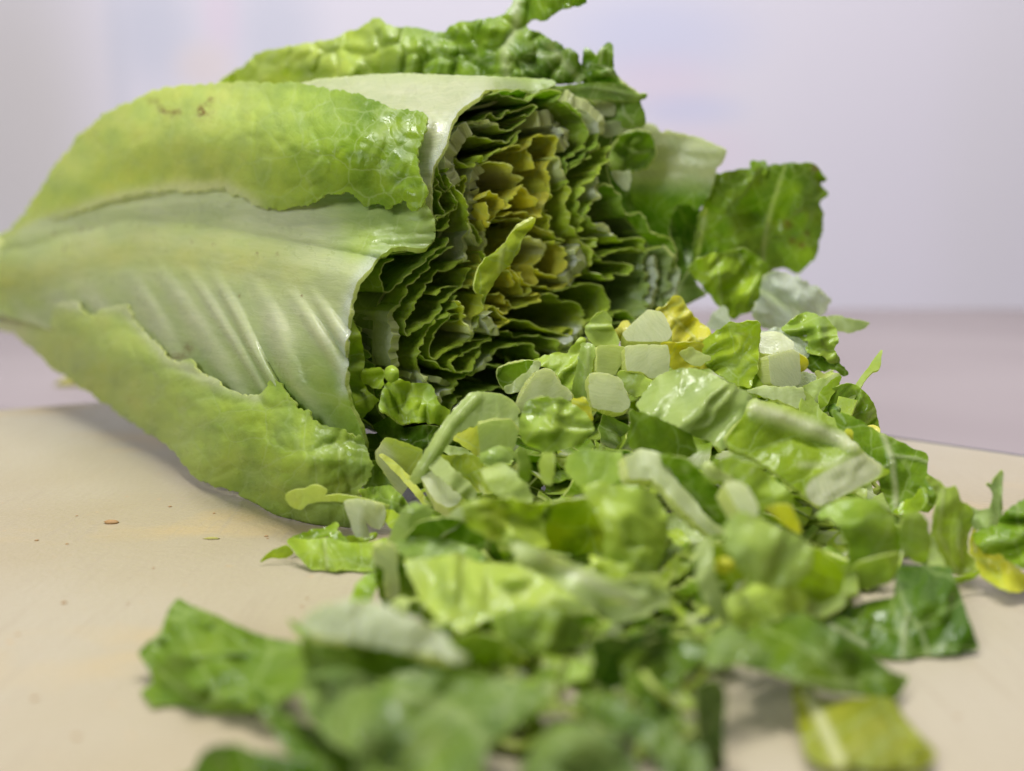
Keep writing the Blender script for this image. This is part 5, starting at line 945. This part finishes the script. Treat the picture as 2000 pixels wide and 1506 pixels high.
piece('green glossy strip sweeping down below the pale shiny leaf', [(486, 1352), (510, 1350), (536, 1374), (566, 1402), (628, 1430), (690, 1452), (742, 1486), (780, 1560), (480, 1560), (570, 1480), (528, 1416)], 9.9, gcol(0.2, 0.12, 0.08), gloss=0.9, tilt=(0.2, -.8), disp=blister([(595, 1400, 26, 16, .2), (560, 1400, 40, 8, -.1)]))
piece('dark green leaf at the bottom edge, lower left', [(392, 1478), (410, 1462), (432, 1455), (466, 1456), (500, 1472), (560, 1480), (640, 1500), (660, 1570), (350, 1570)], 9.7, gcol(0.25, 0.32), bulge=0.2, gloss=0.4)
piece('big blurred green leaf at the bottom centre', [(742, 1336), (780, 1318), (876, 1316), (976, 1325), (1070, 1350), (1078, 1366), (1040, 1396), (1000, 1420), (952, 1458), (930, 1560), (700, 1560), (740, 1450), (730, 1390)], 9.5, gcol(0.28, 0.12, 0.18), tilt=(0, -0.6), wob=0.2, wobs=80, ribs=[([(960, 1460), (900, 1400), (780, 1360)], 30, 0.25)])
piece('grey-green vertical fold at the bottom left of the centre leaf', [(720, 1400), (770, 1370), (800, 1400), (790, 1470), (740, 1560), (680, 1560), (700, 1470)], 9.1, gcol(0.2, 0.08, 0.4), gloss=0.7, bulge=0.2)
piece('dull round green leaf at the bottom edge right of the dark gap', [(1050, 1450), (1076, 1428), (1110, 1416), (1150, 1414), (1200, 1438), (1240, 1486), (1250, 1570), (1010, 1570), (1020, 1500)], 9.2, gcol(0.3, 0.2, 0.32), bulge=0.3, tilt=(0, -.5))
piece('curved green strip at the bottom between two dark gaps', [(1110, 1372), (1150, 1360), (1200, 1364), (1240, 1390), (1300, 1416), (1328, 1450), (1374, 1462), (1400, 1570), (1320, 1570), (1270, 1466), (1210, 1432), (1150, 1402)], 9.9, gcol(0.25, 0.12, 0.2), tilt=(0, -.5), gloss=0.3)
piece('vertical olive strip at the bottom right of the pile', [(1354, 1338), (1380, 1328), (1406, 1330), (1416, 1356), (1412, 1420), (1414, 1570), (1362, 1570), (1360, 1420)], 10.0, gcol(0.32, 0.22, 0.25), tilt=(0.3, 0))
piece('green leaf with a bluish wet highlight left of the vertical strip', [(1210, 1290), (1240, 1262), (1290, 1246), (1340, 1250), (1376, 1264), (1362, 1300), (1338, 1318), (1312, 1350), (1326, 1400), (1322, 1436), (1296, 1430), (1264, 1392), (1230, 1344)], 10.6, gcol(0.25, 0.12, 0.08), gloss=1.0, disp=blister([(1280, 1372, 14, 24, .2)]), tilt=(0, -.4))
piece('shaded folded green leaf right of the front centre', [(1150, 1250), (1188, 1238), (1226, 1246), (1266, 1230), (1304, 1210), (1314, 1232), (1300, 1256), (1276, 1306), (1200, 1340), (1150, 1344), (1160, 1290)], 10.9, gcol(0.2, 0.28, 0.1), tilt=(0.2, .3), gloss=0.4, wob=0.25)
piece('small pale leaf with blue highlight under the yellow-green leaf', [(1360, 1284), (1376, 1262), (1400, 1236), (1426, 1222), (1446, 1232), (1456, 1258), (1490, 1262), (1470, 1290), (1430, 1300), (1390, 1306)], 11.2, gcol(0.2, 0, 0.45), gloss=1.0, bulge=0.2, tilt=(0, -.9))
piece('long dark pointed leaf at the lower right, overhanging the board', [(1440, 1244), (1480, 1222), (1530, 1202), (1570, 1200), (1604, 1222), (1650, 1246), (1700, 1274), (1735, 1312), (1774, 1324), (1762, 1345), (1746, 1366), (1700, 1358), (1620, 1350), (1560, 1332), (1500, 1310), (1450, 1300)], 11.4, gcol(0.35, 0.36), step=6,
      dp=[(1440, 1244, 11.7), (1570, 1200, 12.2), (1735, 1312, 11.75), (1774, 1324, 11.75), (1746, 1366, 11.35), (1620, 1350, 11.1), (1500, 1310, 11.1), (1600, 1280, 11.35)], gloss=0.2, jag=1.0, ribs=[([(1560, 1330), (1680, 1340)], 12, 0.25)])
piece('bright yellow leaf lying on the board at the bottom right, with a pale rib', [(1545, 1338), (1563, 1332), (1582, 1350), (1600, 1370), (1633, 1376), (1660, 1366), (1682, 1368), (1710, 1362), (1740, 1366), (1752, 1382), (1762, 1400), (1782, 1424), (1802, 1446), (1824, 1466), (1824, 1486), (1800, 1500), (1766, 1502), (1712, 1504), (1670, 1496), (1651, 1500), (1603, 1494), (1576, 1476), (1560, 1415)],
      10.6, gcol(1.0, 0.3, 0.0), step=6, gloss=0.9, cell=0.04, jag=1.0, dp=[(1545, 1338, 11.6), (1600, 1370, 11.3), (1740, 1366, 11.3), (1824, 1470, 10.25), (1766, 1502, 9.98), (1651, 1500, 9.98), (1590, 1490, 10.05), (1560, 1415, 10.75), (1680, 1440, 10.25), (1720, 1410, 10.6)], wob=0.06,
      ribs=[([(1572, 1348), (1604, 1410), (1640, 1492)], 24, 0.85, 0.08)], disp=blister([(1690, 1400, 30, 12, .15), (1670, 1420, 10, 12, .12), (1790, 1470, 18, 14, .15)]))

# ---- unremarkable scraps that fill the body of the pile
pile_poly = np.array([(930, 860), (1000, 790), (1060, 740), (1150, 700), (1260, 690), (1400, 700), (1500, 715), (1570, 760), (1620, 850), (1680, 940), (1730, 1030), (1760, 1080), (1680, 1120), (1620, 1160), (1600, 1230), (1500, 1250), (1360, 1290), (1340, 1400), (1330, 1600), (640, 1600), (720, 1420), (800, 1320), (860, 1240), (880, 1150), (880, 1050), (880, 960)], float)
def pile_depth(y): return np.interp(y, [640, 720, 800, 900, 1000, 1100, 1200, 1300, 1400, 1506, 1600], [21.8, 20.0, 18.4, 16.6, 14.9, 13.6, 12.3, 11.3, 10.5, 9.7, 9.0])
random.seed(11); rs = np.random.RandomState(11)
protos = []
def scrap_mesh(k, n=26, m=12):
    Lx = rs.uniform(1.0, 2.0); W = rs.uniform(0.5, 0.9)
    if k % 4 == 1: Lx = rs.uniform(1.6, 3.0); W = rs.uniform(0.16, 0.42)
    a = rs.uniform(0.3, 2.2) * rs.choice([-1, 1]); b = rs.uniform(-0.5, 0.5); V = []; UV = []; MX = []
    kind = k % 6
    colr = [gcol(0.3, 0.08, 0.05), gcol(0.45, 0.0, 0.15), gcol(0.25, 0.3, 0.0), gcol(0.5, 0.1, 0.05), gcol(0.35, 0.1, 0.2), gcol(0.3, 0.25, 0.1)][kind]
    rx = rs.uniform(0.25, 0.75)
    for j in range(m):
        for i in range(n):
            u = i / (n - 1); v = j / (m - 1)
            e = 1 + 0.12 * vnoise(u * 7, j * 0 + k * 3.1) * 2 * abs(v - .5) * 2
            s_ = (u - 0.5) * Lx; ang = a * (u - 0.5)
            x = math.sin(ang) / a * Lx; z = (1 - math.cos(ang)) / a * Lx
            y = (v - 0.5) * W * e; tw = b * (u - .5)
            V.append((x, y * math.cos(tw), z + y * math.sin(tw) + 0.12 * float(fbm(u * 3, v * 2, 200 + k, 2))))
            UV.append((u * Lx + k, v * W)); r = math.exp(-((u - rx) * Lx / 0.16) ** 2)
            MX.append((max(colr[0], r * 0.9), colr[1], colr[2] * (1 - r), 0))
    F = [(j * n + i, j * n + i + 1, (j + 1) * n + i + 1, (j + 1) * n + i) for j in range(m - 1) for i in range(n - 1)]
    return np.array(V, float), F, np.array(MX, float), np.array(UV, float)
first = []
for k in range(16):
    V, F, MX, UV = scrap_mesh(k)
    o = shell('lettuce_scrap', V, F, 0.03, MX, UV, LEAF, None, origin=np.zeros(3), flip_to_cam=False); first.append([o, False, V])

def place(lift0, lift1, tiltmax):
    while True:
        px, py = rs.uniform(500, 1860), rs.uniform(670, 1480)
        if in_poly(np.array([px]), np.array([py]), pile_poly)[0]: break
    dd = min(float(pile_depth(py)) + rs.uniform(lift0, lift1), float(ground_depth(px, py)) - rs.uniform(0.0, 0.25)); p = P(px, py, dd)
    e_ = (rs.uniform(-tiltmax, tiltmax), rs.uniform(-tiltmax, tiltmax), rs.uniform(0, 6.28))
    return p, e_, float(np.interp(py, [900, 950, 1200, 1300], [1.0, 0.75, 0.65, 0.40]))
from mathutils import Euler
mV, mF, mM, mU = [], [], [], []; base_i = 0
for k in range(520):
    V, F, MX, UV = scrap_mesh(k, 11, 5)
    p, e_, q_ = place(1.5, 4.5, 0.6); Rm = np.array(Euler(e_).to_matrix()); V = (V * q_) @ Rm.T
    if p[2] < 0.1: p[2] = 0.1 + rs.uniform(0, .5)
    V = V + p + np.array([0, 0, max(0, 0.06 - (V[:, 2].min() + p[2]))])
    mV.append(V); mF += [tuple(base_i + i for i in f) for f in F]; mM.append(MX); mU.append(UV); base_i += len(V)
o = shell('chopped_lettuce_mass', np.vstack(mV), mF, 0.05, np.vstack(mM), np.vstack(mU), LEAF, None, origin=np.array([2.0, 15.0, 0.0]), flip_to_cam=False)
tag(o, 'packed mass of shredded lettuce inside the chopped pile under the larger pieces', 'chopped lettuce', None, 'stuff')
cnt = 0
while cnt < 120:
    px, py = rs.uniform(500, 1860), rs.uniform(670, 1400)
    if not in_poly(np.array([px]), np.array([py]), pile_poly)[0]: continue
    dd = min(float(pile_depth(py)) + rs.uniform(1.3, 2.3), float(ground_depth(px, py)) - 0.1)
    p = P(px, py, dd)
    if p[2] < 0.25: p[2] = 0.25
    f = first[cnt % 16]
    if f[1]: o = f[0].copy(); COL.objects.link(o)
    else: o = f[0]; f[1] = True
    e_ = (rs.uniform(-0.3, 0.3) + 0.25, rs.uniform(-0.3, 0.3), rs.uniform(0, 6.28)); o.rotation_euler = e_
    from mathutils import Euler
    q_ = float(np.interp(py, [900, 950, 1200, 1300], [1.0, 0.75, 0.62, 0.40])); o.scale = (q_, q_, q_)
    Rm = np.array(Euler(e_).to_matrix()); zmin = (f[2] * q_ @ Rm.T)[:, 2].min()
    p[2] = max(p[2], 0.05 - zmin)
    o.location = tuple(p * S)
    tag(o, 'small cut scrap of green or yellow lettuce inside the chopped pile', PCAT, 'scraps filling the lettuce pile')
    cnt += 1

# ---- crumbs on the board
def crumb(px, py, r, elong, mat, seed, label, group=None):
    rr = np.random.RandomState(seed); n = 10; c = gp(px, py, 0.0); V = []
    for lev, (z, s_) in enumerate(((0.004, 1.0), (0.35, 0.9), (0.7, 0.45))):
        for i in range(n):
            a = i / n * 6.283; q = r * s_ * (0.7 + 0.5 * rr.rand())
            V.append((c[0] + q * elong * math.cos(a), c[1] + q * math.sin(a), z * r if lev else 0.004))
    F = [(l * n + i, l * n + (i + 1) % n, (l + 1) * n + (i + 1) % n, (l + 1) * n + i) for l in range(2) for i in range(n)] + [tuple(2 * n + i for i in range(n)), tuple(reversed(range(n)))]
    o = simple('crumb', V, F, mat, True); return tag(o, label, 'crumb', group)
def plain(name, c, rough=0.7):
    m, nt, N, L = newmat(name); pr = N.new('ShaderNodeBsdfPrincipled'); n = N.new('ShaderNodeTexNoise'); n.inputs['Scale'].default_value = 900
    r = N.new('ShaderNodeMapRange'); r.inputs[3].default_value = 0.7; r.inputs[4].default_value = 1.3; L.new(n.outputs['Fac'], r.inputs[0])
    mx = N.new('ShaderNodeVectorMath'); mx.operation = 'SCALE'; mx.inputs[0].default_value = c; L.new(r.outputs[0], mx.inputs[3]); L.new(mx.outputs[0], pr.inputs['Base Color'])
    pr.inputs['Roughness'].default_value = rough; out = N.new('ShaderNodeOutputMaterial'); L.new(pr.outputs[0], out.inputs[0]); return m
BR = plain('dry_brown_crumb', (0.30, 0.17, 0.06)); GRN = plain('green_crumb', (0.28, 0.26, 0.05))
crumb(217, 1022, 0.085, 1.8, BR, 1, 'largest brown crumb on the board, left of the lettuce')
for i, (a, b, r_) in enumerate(((332, 990, .03), (418, 1003, .025), (72, 1056, .03), (131, 1063, .025), (150, 1008, .02), (520, 1048, .03), (523, 1052, .02), (125, 1178, .035), (68, 1365, .03), (150, 1440, .03), (300, 1110, .02), (600, 1170, .02), (640, 1220, .02), (590, 1185, .02), (1870, 1400, .02), (410, 1052, .02), (250, 1180, .018), (35, 1240, .02))):
    crumb(a, b, r_, 1.3, BR, 10 + i, 'tiny brown speck of dry leaf lying on the board', 'specks scattered on the board')
crumb(414, 1053, 0.05, 3.0, GRN, 3, 'flat yellow-green sliver on the board below the front leaf')
o = crumb(140, 752, 0.5, 1.6, GRN, 5, 'blurred green scrap on the table behind the board, at the left'); o.location.z += TABLE_Z * S
q = gp(140, 752, TABLE_Z) - gp(140, 752, 0.0); o.location = tuple(q * S)
